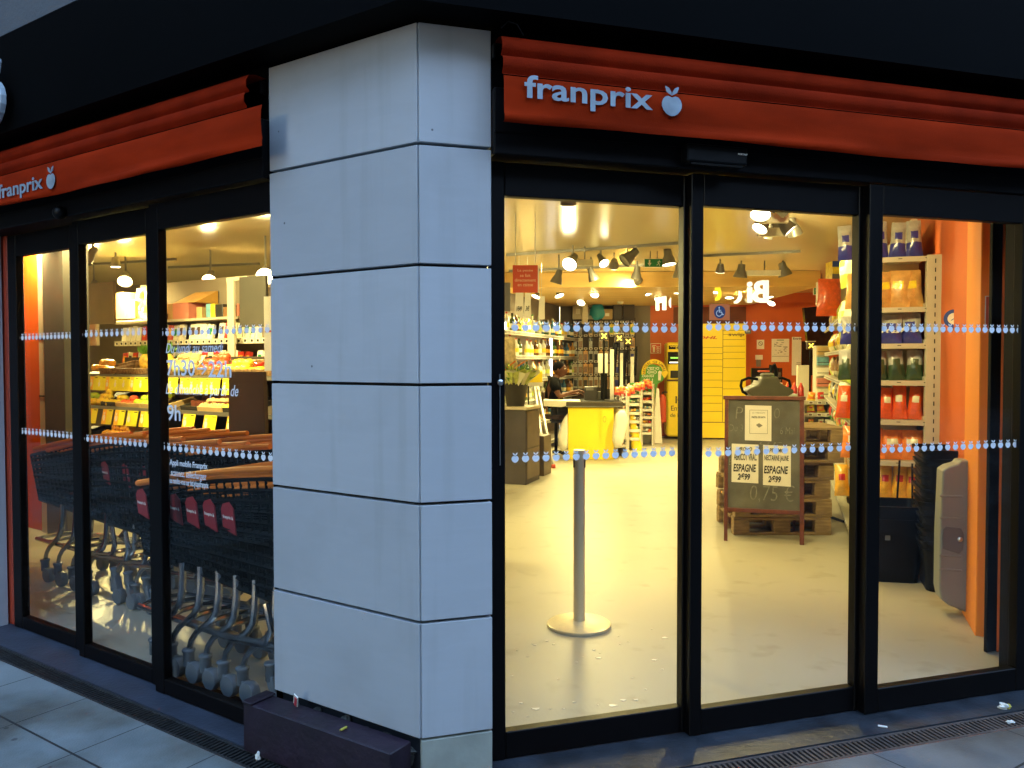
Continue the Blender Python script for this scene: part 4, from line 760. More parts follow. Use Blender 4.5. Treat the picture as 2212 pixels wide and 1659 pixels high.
# left part: cardboard boxes on a shelf above the green apples
YT=3.2; z=zat(230,693,YT); t=thing('wall_shelf','pale shelf with cartons above the pineapples','shelf',FL,FL.X(246,YT),YT,z-.03); W=FL.X(336,YT)-FL.X(246,YT); MB().box(0,W,0,.3,0,.03).build('board','beige_metal',t)
def tbox(vx0,vx1,vy0,vy1,lab,m,cat='carton'):
    a,b=FL.X(vx0,YT+.03),FL.X(vx1,YT+.03); z0_=zat(vx0,vy1,YT+.03); o=MB().box(0,b-a,0,.25,0,zat(vx0,vy0,YT+.03)-z0_).build(cat,m,bevel=.004); place(o,FL,a,YT+.03,max(z0_,z+.001)); tag(o,lab,cat)
tbox(247,272,632,688,'tan carton at the left end of the shelf above the pineapples','cardboard'); tbox(273,293,648,687,'small carton with a white label on the shelf above the pineapples','cardboard')
cg=proto(bagmesh(.15,.2,.08,8,.4),'toy_pack',['bag_lime','bag_pale'],smooth=60)
for k,(vx,dz) in enumerate([(300,0),(308,.02),(316,.0),(322,.14),(305,.17)]): inst(cg,['green and clear pack standing left beside the small carton','green and clear pack second from the small carton','green and clear pack third from the small carton','green pack stacked highest beside the stile','blue grey pack stacked on the green packs'][k],'pack','green packs on the shelf above the fruit',FL,FL.X(vx,YT+.1),YT+.1,z+.002+dz,rnd.uniform(-.3,.3))
# dark hanging panels
def panel(fr,y,vx0,vx1,vy0,vy1,lab,m,name='dark_board',cat='panel',th=.03,vm=None):
    a,zt_=fr.hit(vx0,vy0,y); b,_=fr.hit(vx1,vy0,y); z0=fr.hit(vx0,vy1,y)[1]; t=thing(name,lab,cat,fr,a,y,z0); MB().box(0,b-a,0,th,0,zt_-z0).build('board',m,t); return t,b-a,zt_-z0
panel(FL,2.6,184,244,612,700,'dark olive panel behind the pineapples, left of the shelf','dark_wall'); panel(FL,2.85,517,574,598,706,'dark panel right of the white post, behind the brightest lamp',mat('panel_dark',(.05,.045,.035),.6))
t,W,H=panel(FL,1.7,570,590,640,800,'white notice hanging beside the stone pillar in the left window','white_paper','notice','notice',.004); MB().box(.01,W-.01,-.001,-.0003,H*.52,H*.545).build('red_line','red_sign',t)
t,W,H=panel(FL,2.0,183,208,700,745,'grey panel behind the pineapples','beige_wall','grey_board')
# columns behind the far left pane
for (vx0,vx1,y,m,lab,nm) in((46,84,1.45,'orange_wall','orange brown column behind the far left pane','column'),(84,95,1.42,'beige_metal','thin beige upright beside the orange column','upright'),(95,139,1.40,mat('col_dark',(.075,.065,.055),.7),'dark grey square column left of the fruit display','column')):
    a,b=FL.X(vx0,y),FL.X(vx1,y); t=thing(nm,lab,nm,FL,a,y,ZF); MB().box(0,b-a,0,.22,0,CZ-ZF-.003).build('shaft',m,t,bevel=.004)
    if nm=='upright':
        for z_ in(.7,1.2,1.7): MB().box(-.002,b-a+.002,-.004,-.0005,z_,z_+.012).build('clip','ink',t)
struct(wall('side_wall',tuple(FL.loc(FL.X(46,1.5),1.5)[:2]),tuple(FL.loc(-5.4,.13)[:2]),ZF,CZ,.08,'orange_wall'))
# ================================================ RIGHT INTERIOR
def wbox(name,lab,cat,vx0,vx1,vy0,vy1,Y,D,m,bevel=.004,group=None,rot=0):
    a=at(vx0,vy1,Y); b=at(vx1,vy0,Y); t=thing(name,lab,cat,WO,a[0],Y,a[2],rot,group); MB().box(0,b[0]-a[0],0,D,0,b[2]-a[2]).build('body',m,t,bevel=bevel); return t,b[0]-a[0],b[2]-a[2]
# ---- belt post near the left pane
p=gnd(1250,1352,.01); t=thing('barrier_post','brushed steel barrier post on a round base behind the left pane','barrier post',WO,p[0],p[1],.01)
MB().lathe([(.17,0),(.173,.004),(.173,.016),(.165,.021),(.06,.026),(.034,.034),(.034,.04)],n=48).build('base','brushed_steel',t,smooth=40)
H=HC-(972-780)*p[1]/1724-.01
MB().lathe([(.0315,.04),(.0315,H-.10),(.0335,H-.10),(.0335,H-.012),(.030,H),(.0,H+.001)],n=28).build('tube','brushed_steel',t,smooth=40)
mb=MB(); 
for a in(-150,-30,90): M_=Matrix.Rotation(R(a),4,'Z'); mb.box(.028,.0345,-.007,.007,H-.095,H-.02,0,M_)
mb.build('belt_slots','ink',t)
# ---- A-board
b0=gnd(1563,1168,.01); b1=gnd(1736,1178,.01); t=thing('chalkboard','chalkboard easel with mahogany frame and three price sheets','chalkboard',WO,b0[0],b0[1],.01,math.atan2(b1[1]-b0[1],b1[0]-b0[0])); W=math.hypot(b1[0]-b0[0],b1[1]-b0[1]); Yb=(b0[1]+b1[1])/2
def zb_(vy): return HC-(vy-780)*Yb/1724-.01
zt1,zbd=zb_(866),zb_(1103); LEAN=.10
ln=lambda y0: (lambda u,v,w:(u,w+v*LEAN,v))
mb=MB(); mb.prism([(0,0),(.028,0),(.028,zt1),(0,zt1)],-.015,.012,ln(0)); mb.build('leg','mahogany',t,bevel=.002)
mb=MB(); mb.prism([(W-.032,0),(W,0),(W,zt1),(W-.032,zt1)],-.015,.012,ln(0)); mb.build('leg','mahogany',t,bevel=.002)
mb=MB(); mb.prism([(-.012,zt1+.0005),(W+.012,zt1+.0005),(W+.012,zt1+.03),(-.012,zt1+.03)],-.018,.016,ln(0)); mb.build('top_rail','mahogany',t,bevel=.002)
mb=MB(); mb.prism([(.0285,zbd-.03),(W-.0325,zbd-.03),(W-.0325,zbd),(.0285,zbd)],-.02,.012,ln(0)); mb.build('bottom_rail','mahogany',t,bevel=.002)
mb=MB(); mb.prism([(.0285,zbd+.0005),(W-.0325,zbd+.0005),(W-.0325,zt1),(.0285,zt1)],-.004,.006,ln(0)); sl=mb.build('slate','chalk_slate',t)
for s in(.03,W-.05): mb=MB(); mb.prism([(s,0),(s+.02,0),(s+.02,zt1-.02),(s,zt1-.02)],0,.02,lambda u,v,w:(u,.03+w+zt1*LEAN+(zt1-v)*.30,v)); mb.build('leg','mahogany',t)
bx_=lambda vx:(vx-1563)/(1736-1563)*W
def onb(off): return lambda x,z,d:(x,-.0045-off-d+z*LEAN,z)
def paper(vx0,vx1,vy0,vy1,lab,tilt=0):
    mb=MB(); mb.prism([(bx_(vx0),zb_(vy1)),(bx_(vx1),zb_(vy1)+tilt),(bx_(vx1),zb_(vy0)+tilt),(bx_(vx0),zb_(vy0))],0,.001,lambda u,v,w:(u,-.0075+w+v*LEAN,v)); o=mb.build('price_sheet','white_paper',t); o['label']=lab; return o
def ptx(o,s,vx0,vx1,vy0,vy1,m='ink',off=.0035,**k):
    mb=MB(); mb.text(s,bx_(vx0),bx_(vx1),zb_(vy1),zb_(vy0),0,.0008,fn=onb(off),**k); mb.build('lettering',m,o)
o=paper(1608,1666,878,955,'white sheet with a framed pastry notice, stuck high on the slate',-.003); ptx(o,'LE 7 ABRICOTS',1624,1652,893,896,'grey_ink'); ptx(o,'PASTEL DE NATA',1623,1653,902,906,'ink',bold=.02)
mb=MB()
for q in([(bx_(1618),zb_(889)),(bx_(1658),zb_(889))],[(bx_(1618),zb_(940)),(bx_(1658),zb_(940))]): mb.prism([(q[0][0],q[0][1]),(q[1][0],q[0][1]),(q[1][0],q[0][1]+.003),(q[0][0],q[0][1]+.003)],-.0006,0,lambda u,v,w:(u,-.0082+w+v*LEAN,v))
for vx in(1618,1657): mb.prism([(bx_(vx),zb_(940)),(bx_(vx)+.003,zb_(940)),(bx_(vx)+.003,zb_(889)),(bx_(vx),zb_(889))],-.0006,0,lambda u,v,w:(u,-.0088+w+v*LEAN,v))
mb.build('printed_border','grey_ink',o); mb=MB(); mb.prism([(bx_(1632),zb_(921)),(bx_(1639),zb_(927)),(bx_(1647),zb_(922)),(bx_(1639),zb_(917))],-.0006,0,lambda u,v,w:(u,-.0082+w+v*LEAN,v)); mb.build('printed_picture','grey_ink',o)
o=paper(1579,1638,963,1047,'white price sheet for loose apricots, lower left of the slate',-.004); ptx(o,'PROMO',1594,1624,970,978,bold=.02,shear=.2); ptx(o,'ABRICOT VRAC',1584,1634,984,999,bold=.02); ptx(o,'ESPAGNE',1583,1633,1007,1024,bold=.03,shear=.15); ptx(o,'2€99',1592,1620,1027,1042,bold=.035,shear=.2)
o=paper(1648,1708,964,1051,'white price sheet for yellow nectarines, lower right of the slate',-.006); ptx(o,'PROMO',1662,1694,971,980,bold=.02,shear=.2); ptx(o,'NECTARINE JAUNE',1651,1703,986,1001,bold=.02); ptx(o,'ESPAGNE',1650,1702,1009,1026,bold=.03,shear=.15); ptx(o,'2€99',1659,1687,1030,1045,bold=.035,shear=.2)
for s,a,b,c,d in(('P',1587,1604,882,908),('O',1672,1684,884,906),('Du 3',1573,1604,921,936),('6 Mai',1685,1716,925,940),('0,75 €',1620,1716,1050,1090),('B',1573,1580,996,1010),('ur',1640,1690,958,964)):
    mb=MB(); mb.text(s,bx_(a),bx_(b),zb_(d),zb_(c),0,.0005,fn=onb(.0005),shear=.1,bold=-.012); mb.build('chalk_writing','chalk',sl)
# ---- dried mud and flakes on the floor just inside the left pane
mb=MB(); r3=random.Random(5)
for k in range(34):
    vx=1105+ (r3.random()**1.2)*330; vy=1555-(vx-1105)*.13-r3.random()**1.5*170; q=gnd(vx,vy,.0106); s_=.003+.009*r3.random()**2; a_=r3.random()*3
    P_=[(q[0]+s_*r_*(1.9*math.cos(a_+t_)),q[1]+s_*r_*1.2*math.sin(a_+t_)) for t_,r_ in((0,1),(1.1,.6),(2.2,.9),(3.3,.7),(4.4,1),(5.4,.5))]
    mb.prism(P_,.0104,.0122,lambda u,v,w:(u,v,w),0)
o=mb.build('floor_flakes',[mat('flake_white',(.75,.72,.6),.3),mat('flake_dark',(.12,.10,.07),.8)]); tag(o,'small pale and dark flakes strewn on the shop floor behind the left pane','litter',None,'stuff')
# ---- pallets
def pallet(x,y,z,lab,rot,W=.80,D=.60,full=True):
    t=thing('pallet',lab,'pallet',WO,x,y,z,rot,'wooden pallets behind the chalkboard')
    for k in range(5): MB().box(0,W,k*D/5+.008,k*D/5+D/5-.02,.122,.144).build('deck_board','pallet_wood',t,bevel=.002)
    for k in(0,.5,1): MB().box(0,W,k*(D-.08),k*(D-.08)+.08,0,.02).build('bottom_board','pallet_wood',t,bevel=.002)
    for i in(0,.5,1):
        for j in(0,.5,1): MB().box(i*(W-.13),i*(W-.13)+.13,j*(D-.09),j*(D-.09)+.09,.0205,.1215).build('block','pallet_wood',t,bevel=.003)
    return t
p=gnd(1588,1160,.01)
for k,(dx,lb) in enumerate([(0,'lowest wide pallet behind the chalkboard feet'),(.01,'upper wide pallet just below the chalkboard rail')]): pallet(p[0]+dx,6.55+.0*k,.012+.148*k,lb,R(-1+k))
q=at(1690,1000,6.65)
for k,(dx,lb) in enumerate([(0,'third pallet up, end seen right of the chalkboard'),(.03,'fourth pallet up right of the chalkboard'),(.10,'fifth pallet up, jutting out to the right'),(.12,'topmost pale pallet of the stack right of the chalkboard')]): pallet(p[0]+.02+dx,6.60,.012+.148*(k+2),lb,R(rnd.uniform(-2,2)),W=.80)
# ---- floor cleaning machine behind the board
c=at(1652,840,7.6); t=thing('scrubber_machine','dark grey floor scrubber head with loop handles above the chalkboard','floor scrubber',WO,c[0],7.6,.01)
def zz(vy): return HC-(vy-780)*7.6/1724-.01
def xx_(vx): return (vx-1652)/1724*7.6
pts=[(1607,846),(1611,841),(1632,831),(1637,822),(1641,814),(1674,814),(1677,826),(1686,832),(1706,841),(1709,848),(1690,860),(1665,865),(1640,864),(1620,857)]
MB().prism([(xx_(a),zz(b)) for a,b in pts][::-1],-.10,.14,lambda u,v,w:(u,w,v)).build('head','machine_grey',t,bevel=.018,bseg=3)
MB().prism([(xx_(a),zz(b)) for a,b in[(1646,806),(1666,806),(1671,813),(1643,813)]][::-1],-.05,.05,lambda u,v,w:(u,w,v)).build('lever',mat('machine_light',(.22,.21,.17),.5),t,bevel=.01)
MB().box(xx_(1638),xx_(1660),-.04,.04,zz(804.5),zz(801)).build('red_pad','red_sign',t,bevel=.006)
for s in(-1,1):
    cx_=lambda v:s*v; MB().tube([(s*.07,0,zz(820)),(s*.16,-.01,zz(817)),(s*.225,-.02,zz(823)),(s*.235,-.02,zz(834)),(s*.215,-.02,zz(847)),(s*.17,-.01,zz(852))],.014,8).build('loop_handle','black_plastic',t,smooth=True)
MB().tube([(.06,.04,zz(812)),(.075,.05,zz(790)),(.10,.05,zz(788)),(.12,.05,zz(800)),(.12,.04,zz(822))],.02,8).build('hose','black_plastic',t,smooth=True)
MB().prism([(-.2,0.0),(.2,0.0),(.24,.5),(.12,zz(866)),(-.12,zz(866)),(-.24,.5)],.02,.55,lambda u,v,w:(u,w,v)).build('tank','machine_grey',t,bevel=.03,bseg=2)
# ---- sweets rack and goods to the right of the chalkboard, far behind
SR=Fr(*at(1722,900,10.2)[:2],-8)
t=thing('sweets_rack','beige sweets rack with price strips between the chalkboard and the crisps','rack',SR,0,0); sw=1.1
sz=[HC-(v-780)*10.2/1724 for v in(867,893,922,950)]
MB().box(0,sw,.33,.36,.012,sz[0]+.02).build('back','beige_metal',t)
for z in sz: MB().box(0,sw,0,.32,z-.02,z).build('shelf','beige_metal',t)
def strip(par,W,z,y=0.,h=.045,step=.09,mb=None):
    mb=MB(); mb.box(0,W,y-.012,y-.001,z-h,z+.003); k=.02
    while k<W-.06: mb.box(k,k+.055,y-.0145,y-.0125,z-h+.006,z-.004,1); mb.box(k+.008,k+.047,y-.0155,y-.0148,z-h+.013,z-.011,2); k+=step+rnd.random()*.03
    return mb.build('price_strip',['beige_metal','white_paper','ink_brown'],par)
for z in sz: strip(t,sw,z)
sb=proto(bagmesh(.10,.11,.05,7,.25),'sweet_bag',['bag_red','bag_pale'],smooth=60)
sv=[sb]+[variant(sb,m) for m in(['bag_orange','bag_yellow'],['bag_cyan','bag_pale'],['bag_yellow','bag_red'],['bag_pale','bag_red'],['bag_brown','bag_gold'])]
for r_,z in enumerate(sz):
    for k in range(8):
        v=(sv[[2,1,0,4][k%4]] if r_==0 else sv[[0,3,1,4][(k//2+r_)%4]] if r_<3 else sv[4]); inst(v,f'{ordw(k)} sweet bag from the left on the {ORD[r_]} shelf of the sweets rack','sweet bag',f'sweet bags on the {ORD[r_]} shelf of the sweets rack',SR,.06+k*.125,.08,z+.001,rnd.uniform(-.3,.3),(0,rnd.uniform(-.1,.1)),1 if r_<2 else .8)
# bottles and cartons on top, left part
bz=HC-(862-780)*9.9/1724
t=thing('till_side_table','pale counter edge with small goods behind the chalkboard','counter',WO,*at(1600,860,10.0)[:2],0); MB().box(0,.8,0,.4,0.012,bz-.01).build('body','white_metal',t); 
cb=proto(MB().lathe([(.022,0),(.024,.01),(.024,.09),(.01,.12),(.01,.135)],n=12),'small_bottle',['bag_red'],smooth=50); cbv=[cb,variant(cb,['bag_yellow']),variant(cb,['white_paper']),variant(cb,['bag_orange'])]
for k,(vx,c_) in enumerate([(1690,2),(1698,0),(1705,0),(1712,1),(1719,0),(1726,3),(1733,0)]):
    X_=at(vx,860,9.85); o=inst(cbv[c_],f'{ordw(k)} small bottle from the left between scrubber and sweets','bottle','small bottles beside the floor scrubber',WO,X_[0],9.9+.12*(k%2),bz-.006,0,(0,0),(1.5,1.5,1.5)); 
t,W,H=wbox('display_carton','pale blue carton of small goods beside the floor scrubber','carton',1688,1722,852,866,9.7,.2,mat('pale_blue',(.5,.56,.55),.5))
# ---- crisps gondola
GO=Fr(2.47,5.74,-19.0); EW=.455; LG=5.2
t=thing('crisps_gondola','beige metal gondola of crisps with slotted end upright','gondola',GO,0,0)
MB().box(EW-.005,EW+.115,-.02,.06,.012,2.185).build('upright','beige_metal',t,bevel=.003)
mb=MB()
for k in range(34): mb.box(EW+.045,EW+.052,-.0225,-.0205,.08+k*.062,.11+k*.062)
mb.build('upright_slots','ink',t)
MB().box(.03,EW-.006,.34,.37,.012,2.185).build('end_back_panel','beige_metal',t)
MB().box(.40,.44,.371,LG,.012,2.5).build('aisle_back_panel','beige_metal',t)
lv=[HC-(v-780)*5.62/1724 for v in(557,665.5,744,824,910,999.5,1086)]+[.13]
for i,z in enumerate(lv):
    mb=MB(); mb.box(.0,EW-.006,0,.339,z-.012,z); mb.box(0,EW-.006,-.012,-.0005,z-.034,z+.002)
    for k in range(3): mb.box(.10+.17*k,.125+.17*k,-.0125,-.0121,z-.014,z-.009,1)
    mb.build('end_shelf',['beige_metal','ink'],t)
    if i: 
        mb=MB(); mb.box(EW-.012,EW-.006,.0,.339,z+.001,z+.03); mb.prism([(0,z-.035),(.06,z-.035),(0,z-.10)],0,.004,lambda u,v,w:(EW-.007+w,.0+u,v)); mb.build('bracket','beige_metal',t)
# bags on the end shelves
def bagset(i,cols,W,H,n,desc,split=.35,x0=.06,dx=.12,seed=1,xe=None,tl=(R(-6),0)):
    pr=proto(bagmesh(W,H,.075,seed,split),'crisp_bag',cols,smooth=60)
    for k in range(n): inst(pr,f'{ordw(k)} {desc} from the right on the {["top","second","third","fourth","fifth","sixth","seventh"][i]} end shelf','crisp bag',f'{desc}s on the gondola end',GO,EW-x0-dx*k,.085,lv[i]+.003,rnd.uniform(-.35,.25),(tl[0],rnd.uniform(-.07,.07)),(1,1,rnd.uniform(.95,1.04)))
    return pr
bagset(0,['bag_silver','bag_blue'],.112,.265,5,'grey and blue crisp bag',.42,.07,.112,1)
bagset(1,['bag_amber','bag_amber','bag_yellow'],.17,.26,5,'yellow and amber crisp bag',.0,.09,.088,2,tl=(R(-4),0)); 
bagset(2,['bag_silver','bag_blue'],.15,.21,4,'silver and blue crisp bag',.55,.09,.13,3)
bagset(3,['bag_silver','bag_darkgreen'],.115,.215,5,'green bottomed crisp bag',.55,.06,.112,4)
bagset(4,['bag_redorange','bag_redorange','bag_pale'],.104,.235,6,'red orange crisp bag',0,.06,.094,5)
bagset(5,['bag_orange','bag_pale'],.17,.225,4,'orange and pale crisp bag',.0,.07,.13,6)
bagset(6,['bag_gold','bag_gold','bag_red'],.104,.235,6,'golden crisp bag',0,.06,.094,7)
# white lettering on the silver and blue packs
for o in list(sc.objects):
    if o.get('group')=='silver and blue crisp bags on the gondola end' and not o.children:
        MB().text("Miss",-.06,.06,.075,.105,-.040,.001,bold=.02,shear=.2).build('lettering','white_paper',o)
# aisle side shelves and their bags
side=[.13,.42,.70,.98,1.26,1.55,1.86]
for i,z in enumerate(side):
    MB().box(.02,.399,.40,LG,z-.015,z).build('aisle_shelf','beige_metal',t)
    mb=MB(); mb.box(.004,.0195,.40,LG,z-.04,z+.004); k=.45
    while k<LG-.1: mb.box(.0015,.0035,k,k+.055,z-.034,z-.002,1); mb.box(.0005,.0012,k+.008,k+.047,z-.026,z-.010,2); k+=.10
    mb.build('price_strip',['beige_metal','white_paper','ink_brown'],t)
sideb=[proto(bagmesh(.16,.23,.09,20+k,.3),'crisp_bag',m,smooth=60) for k,m in enumerate([['bag_pale','bag_lime'],['bag_lime','bag_pale'],['bag_yellow','bag_pale'],['bag_pale','bag_yellow'],['bag_brown','bag_pale'],['bag_silver','bag_black'],['bag_green','bag_pale'],['bag_red','bag_green'],['bag_amber','bag_gold']])]
for i,z in enumerate(side):
    y=.52;k=0
    while y<LG-.1:
        near=y<1.6
        c=(rnd.choice([0,1,3]) if i>1 else rnd.choice([0,7,2])) if near else [6,8,[6,0,7][k%3],5,4,[2,4][k%2],2][i] if rnd.random()<.8 else rnd.randrange(9)
        inst(sideb[c],f'{ordw(k)} crisp bag along the aisle side of the gondola, {["bottom","second lowest","third lowest","middle","third highest","second highest","top"][i]} shelf','crisp bag',f'crisp bags on the aisle side of the gondola',GO,.10+rnd.uniform(-.02,.02),y,z+.002,R(-90)+rnd.uniform(-.35,.35),(rnd.uniform(-.12,.0),rnd.uniform(-.08,.08)),(1,1,rnd.uniform(.92,1.05))); y+=.185 if near else .165; k+=1
tb=proto(bagmesh(.21,.31,.10,41,.3),'crisp_bag',['bag_pale','bag_lime'],smooth=60)
for k,(yy,zz_,lb) in enumerate([(.50,2.02,'big pale crisp bag standing on top of the gondola by the stile'),(.55,1.62,'big pale crisp bag second from the top by the stile'),(.62,1.28,'big pale crisp bag hanging at middle height by the stile'),(.66,.98,'big pale and green crisp bag hanging low by the stile')]): inst(tb,lb,'crisp bag','big pale crisp bags by the stile',GO,-.03,yy,zz_,R(-70),(rnd.uniform(-.2,0),rnd.uniform(-.12,.12)))
t,W,H=wbox('carton','grey brown carton standing high above the aisle shelves','carton',1787,1832,605,658,9.2,.35,'cabinet_top'); MB().text('MALEO',.03,W-.04,H*.72,H*.88,-.001,.001,bold=.01).build('lettering','ink_brown',t)
t,W,H=wbox('carton','small blue yellow and grey carton on top of the brown carton','carton',1798,1818,565,604.5,9.25,.2,'bag_yellow'); MB().box(0,W,-.002,-.0005,H*.68,H).build('blue_band','blue_disc',t); MB().box(0,W,-.002,-.0005,0,H*.3).build('grey_band','lamp_grey',t)
ob=bagmesh(.3,.42,.14,51,0).build('red_bag','bag_redorange',smooth=60); p=at(1792,640,9.0); ob.location=(p[0],p[1],1.95); tag(ob,'red orange bag leaning at the left end of the top gondola goods','bag')
# ---- leaflet rack + far right goods near the back wall
t,W,H=wbox('magazine_rack','wire magazine rack with pale magazines left of the crisps','magazine rack',1762,1790,748,862,10.6,.12,'beige_metal')
for k in range(5):
    MB().box(.005,W-.005,-.03,-.01,H*(k/5)+.02,H*(k/5)+.13).build('magazine',['bag_pale','pink_card','white_paper','bag_cyan','cardboard'][k],t); MB().tube([(0,-.05,H*k/5+.06),(W,-.05,H*k/5+.06)],.005,6).build('wire','ink',t)
wbox('slotted_upright','beige slotted panel between poster and magazine rack','panel',1722,1748,790,862,10.9,.05,'beige_metal')
# ---- black baskets
def basketmesh(t,W,D,H,tap=.78,n=0,lat=True):
    mb=MB()
    def ring(k,inset=0): s=tap+(1-tap)*k; return [(W/2*s-inset,-D/2*s+inset),(W/2*s-inset,D/2*s-inset),(-W/2*s+inset,D/2*s-inset),(-W/2*s+inset,-D/2*s+inset)]
    def rr(pts,r=.05,m=4):
        out=[]
        for i,(x,y) in enumerate(pts):
            sx,sy=(1 if x>0 else -1),(1 if y>0 else -1); a0={(1,-1):-90,(1,1):0,(-1,1):90,(-1,-1):180}[(sx,sy)]
            for k in range(m+1): a=R(a0+90*k/m); out.append((x-sx*r+r*math.cos(a),y-sy*r+r*math.sin(a)))
        return out
    L=[(0,0),(.3,0),(.8,0),(.8,-.006),(.83,-.006),(.83,0),(.93,0),(.93,-.012),(1.,-.012),(1.,.006),(.9,.008),(.02,.008)]
    vs=[];N=None
    for k,ins in L:
        q=rr(ring(k,ins)); N=len(q); vs+=[(x,y,H*k) for x,y in q]
    fs=[(j*N+i,j*N+(i+1)%N,(j+1)*N+(i+1)%N,(j+1)*N+i) for j in range(len(L)-1) for i in range(N)]+[tuple(range(N))[::-1],tuple(range((len(L)-1)*N,len(L)*N))]
    mb.add(vs,fs); return mb.build('tub','black_plastic',t,smooth=35)
p=gnd(1919,1262,.01); t=thing('rolling_basket','single black rolling basket with pull handle in front of the crisps','shopping basket',WO,p[0]+.06,p[1]+.16,.011,R(-12),'black shopping baskets'); basketmesh(t,.43,.36,.50)
MB().tube([(.10,.16,.50),(.115,.17,.76)],.007,6).build('handle_rod','black_plastic',t,smooth=True); MB().tube([(.19,.14,.50),(.195,.17,.74)],.007,6).build('handle_rod','black_plastic',t,smooth=True)
MB().box(-.05,-.02,-.171,-.165,.28,.31).build('clip','grey_plastic',t)
P5=at(2040,985,5.0); bz0=.012
names=['lowest','second','third','fourth','fifth','sixth','seventh','topmost']
for k in range(8):
    t=thing('shopping_basket',names[k]+' black basket of the leaning stack beside the grey case','shopping basket',WO,2.84-.006*k,5.02-.01*k,bz0+.082*k,R(-20+rnd.uniform(-2,2)),'black shopping baskets'); basketmesh(t,.50,.40,.32,.86)
# ---- grey plastic wall case with handle recess
p0=at(2016,1300,4.55); p1=at(2090,990,4.55)
t=thing('grey_case','grey plastic case with a handle recess and dark red back on the orange wall','plastic case',WO,p0[0],4.55,p0[2],R(-14)); W=(p1[0]-p0[0])*1.03; H=p1[2]-p0[2]
out=[(.0,.10),(.012,.04),(.05,.01),(W-.03,-.03),(W,-.03),(W,H*.985),(W-.05,H),(W-.09,H+.0),(W-.10,H*.975),(.04,H*.955),(.01,H*.93),(0,H*.5)]
MB().prism(out,-.11,.02,lambda u,v,w:(u,w,v)).build('shell','case_grey',t,bevel=.03,bseg=4)
MB().prism([(W*.62,-.035),(W+.012,-.04),(W+.012,H*.97),(W*.62,H*.99)],-.04,.055,lambda u,v,w:(u,w,v)).build('seam_flange','case_grey',t,bevel=.012,bseg=2)
for z_ in(.25,.345,.60,.75): MB().box(-.004,W*.6,-.118,-.108,H*z_,H*z_+.012).build('groove','case_grey',t,bevel=.003)
mb=MB(); P_=[(W*.06,H*.40),(W*.52,H*.37),(W*.62,H*.40),(W*.64,H*.50),(W*.55,H*.545),(W*.16,H*.55),(W*.08,H*.53),(W*.04,H*.47)]
mb.prism(P_,-.119,-.109,lambda u,v,w:(u,w,v)); mb.build('handle_recess',mat('case_dark',(.13,.135,.14),.5),t,bevel=.003); MB().lathe([(.012,0),(.014,.006),(.006,.012)],c=(W*.52,-.121,H*.47),n=12,M=Matrix.Rotation(R(90),3,'X')).build('lock','steel',t,smooth=True)
MB().box(W+.013,W+.13,-.03,.40,.02,H*.95).build('red_back','case_red',t,bevel=.02,bseg=2)
t=thing('orange_block','orange painted block on the floor under the grey case','block',WO,*gnd(2082,1330,.01)[:2],.011,R(-21)); MB().box(0,.2,-.12,.4,0,.20).build('body','orange_wall',t,bevel=.004)
# black inner door post; orange strip coloured brighter in place of indoor light
for (vx0,vx1,y,m,lab,nm) in((2141,2164,.32,'dark_frame','black inner door post right of the grey case','door post'),(2166,2193,.31,mat('strip_orange_lit',(.85,.14,.01),.6),'narrow orange strip, coloured as if lit, beside the black door post','wall strip'),(2194,2330,.30,mat('brown_dark',(.03,.018,.008),.6),'dark brown panel at the right edge','side panel')):
    a,b=FR.X(vx0,y),FR.X(vx1,y); t=thing(nm.replace(' ','_'),lab,nm,FR,a,y,.012); MB().box(0,b-a,0,.02,0,CZ-.015).build('body',m,t,bevel=.003)
def disc(fr,x,y,z,r,name,lab,m1,m2,cat='sticker'):
    t=thing(name,lab,cat,fr,x,y,z); MB().lathe([(r,0),(r,.002)],n=28,M=Matrix.Rotation(R(90),3,'X')).build('ring',m1,t); MB().lathe([(r*.62,.0022),(r*.62,.003)],n=24,M=Matrix.Rotation(R(90),3,'X')).build('centre',m2,t); return t
SWf=Fr(2.49,4.30,21.3-90+0) 
p=at(2061,690,5.0); t=thing('round_sticker','round blue and white sticker on the orange wall above the apple row','sticker',WO,p[0],p[1],p[2],R(-30)); r=.058
MB().lathe([(r,0),(r,.002)],n=28,M=Matrix.Rotation(R(90),3,'X')).build('ring','blue_disc',t); MB().lathe([(r*.62,.0022),(r*.62,.003)],n=24,M=Matrix.Rotation(R(90),3,'X')).build('centre','white_paper',t); MB().box(-.02,.02,-.0038,-.0032,-.002,.002,0,Matrix.Rotation(R(-35),4,'Y')).build('mark','blue_disc',t)
p=at(2118,640,4.02); t=thing('fire_notice','narrow red and white fire notice on the orange pilaster','notice',WO,p[0],3.98,HC+(780-715)*3.98/1724,R(-21)); MB().box(0,.055,-.003,0,0,.17).build('plate','white_paper',t); MB().box(.004,.051,-.0045,-.0035,.004,.166).build('red_field','red_sign',t); MB().prism([(.016,.01),(.036,.01),(.036,.12),(.026,.14),(.016,.12)],-.0055,-.0048,lambda u,v,w:(u,w,v)).build('pictogram','white_paper',t)
# ---- back wall goods
def bwp(vx,vy,y=-.02): x,z=BW.hit(vx,vy,y); return x,z
def onwall(name,lab,cat,vx0,vx1,vy0,vy1,m,y=-.01,D=.006,bevel=0,group=None):
    a,zt_=bwp(vx0,vy0,y); b,_=bwp(vx1,vy0,y); z0=bwp((vx0+vx1)/2,vy1,y)[1]; z0=max(z0,.012); t=thing(name,lab,cat,BW,a,y,z0,0,group); MB().box(0,b-a,0,D,0,zt_-z0).build('body' if D>.02 else 'sheet',m,t,bevel=bevel); return t,b-a,zt_-z0
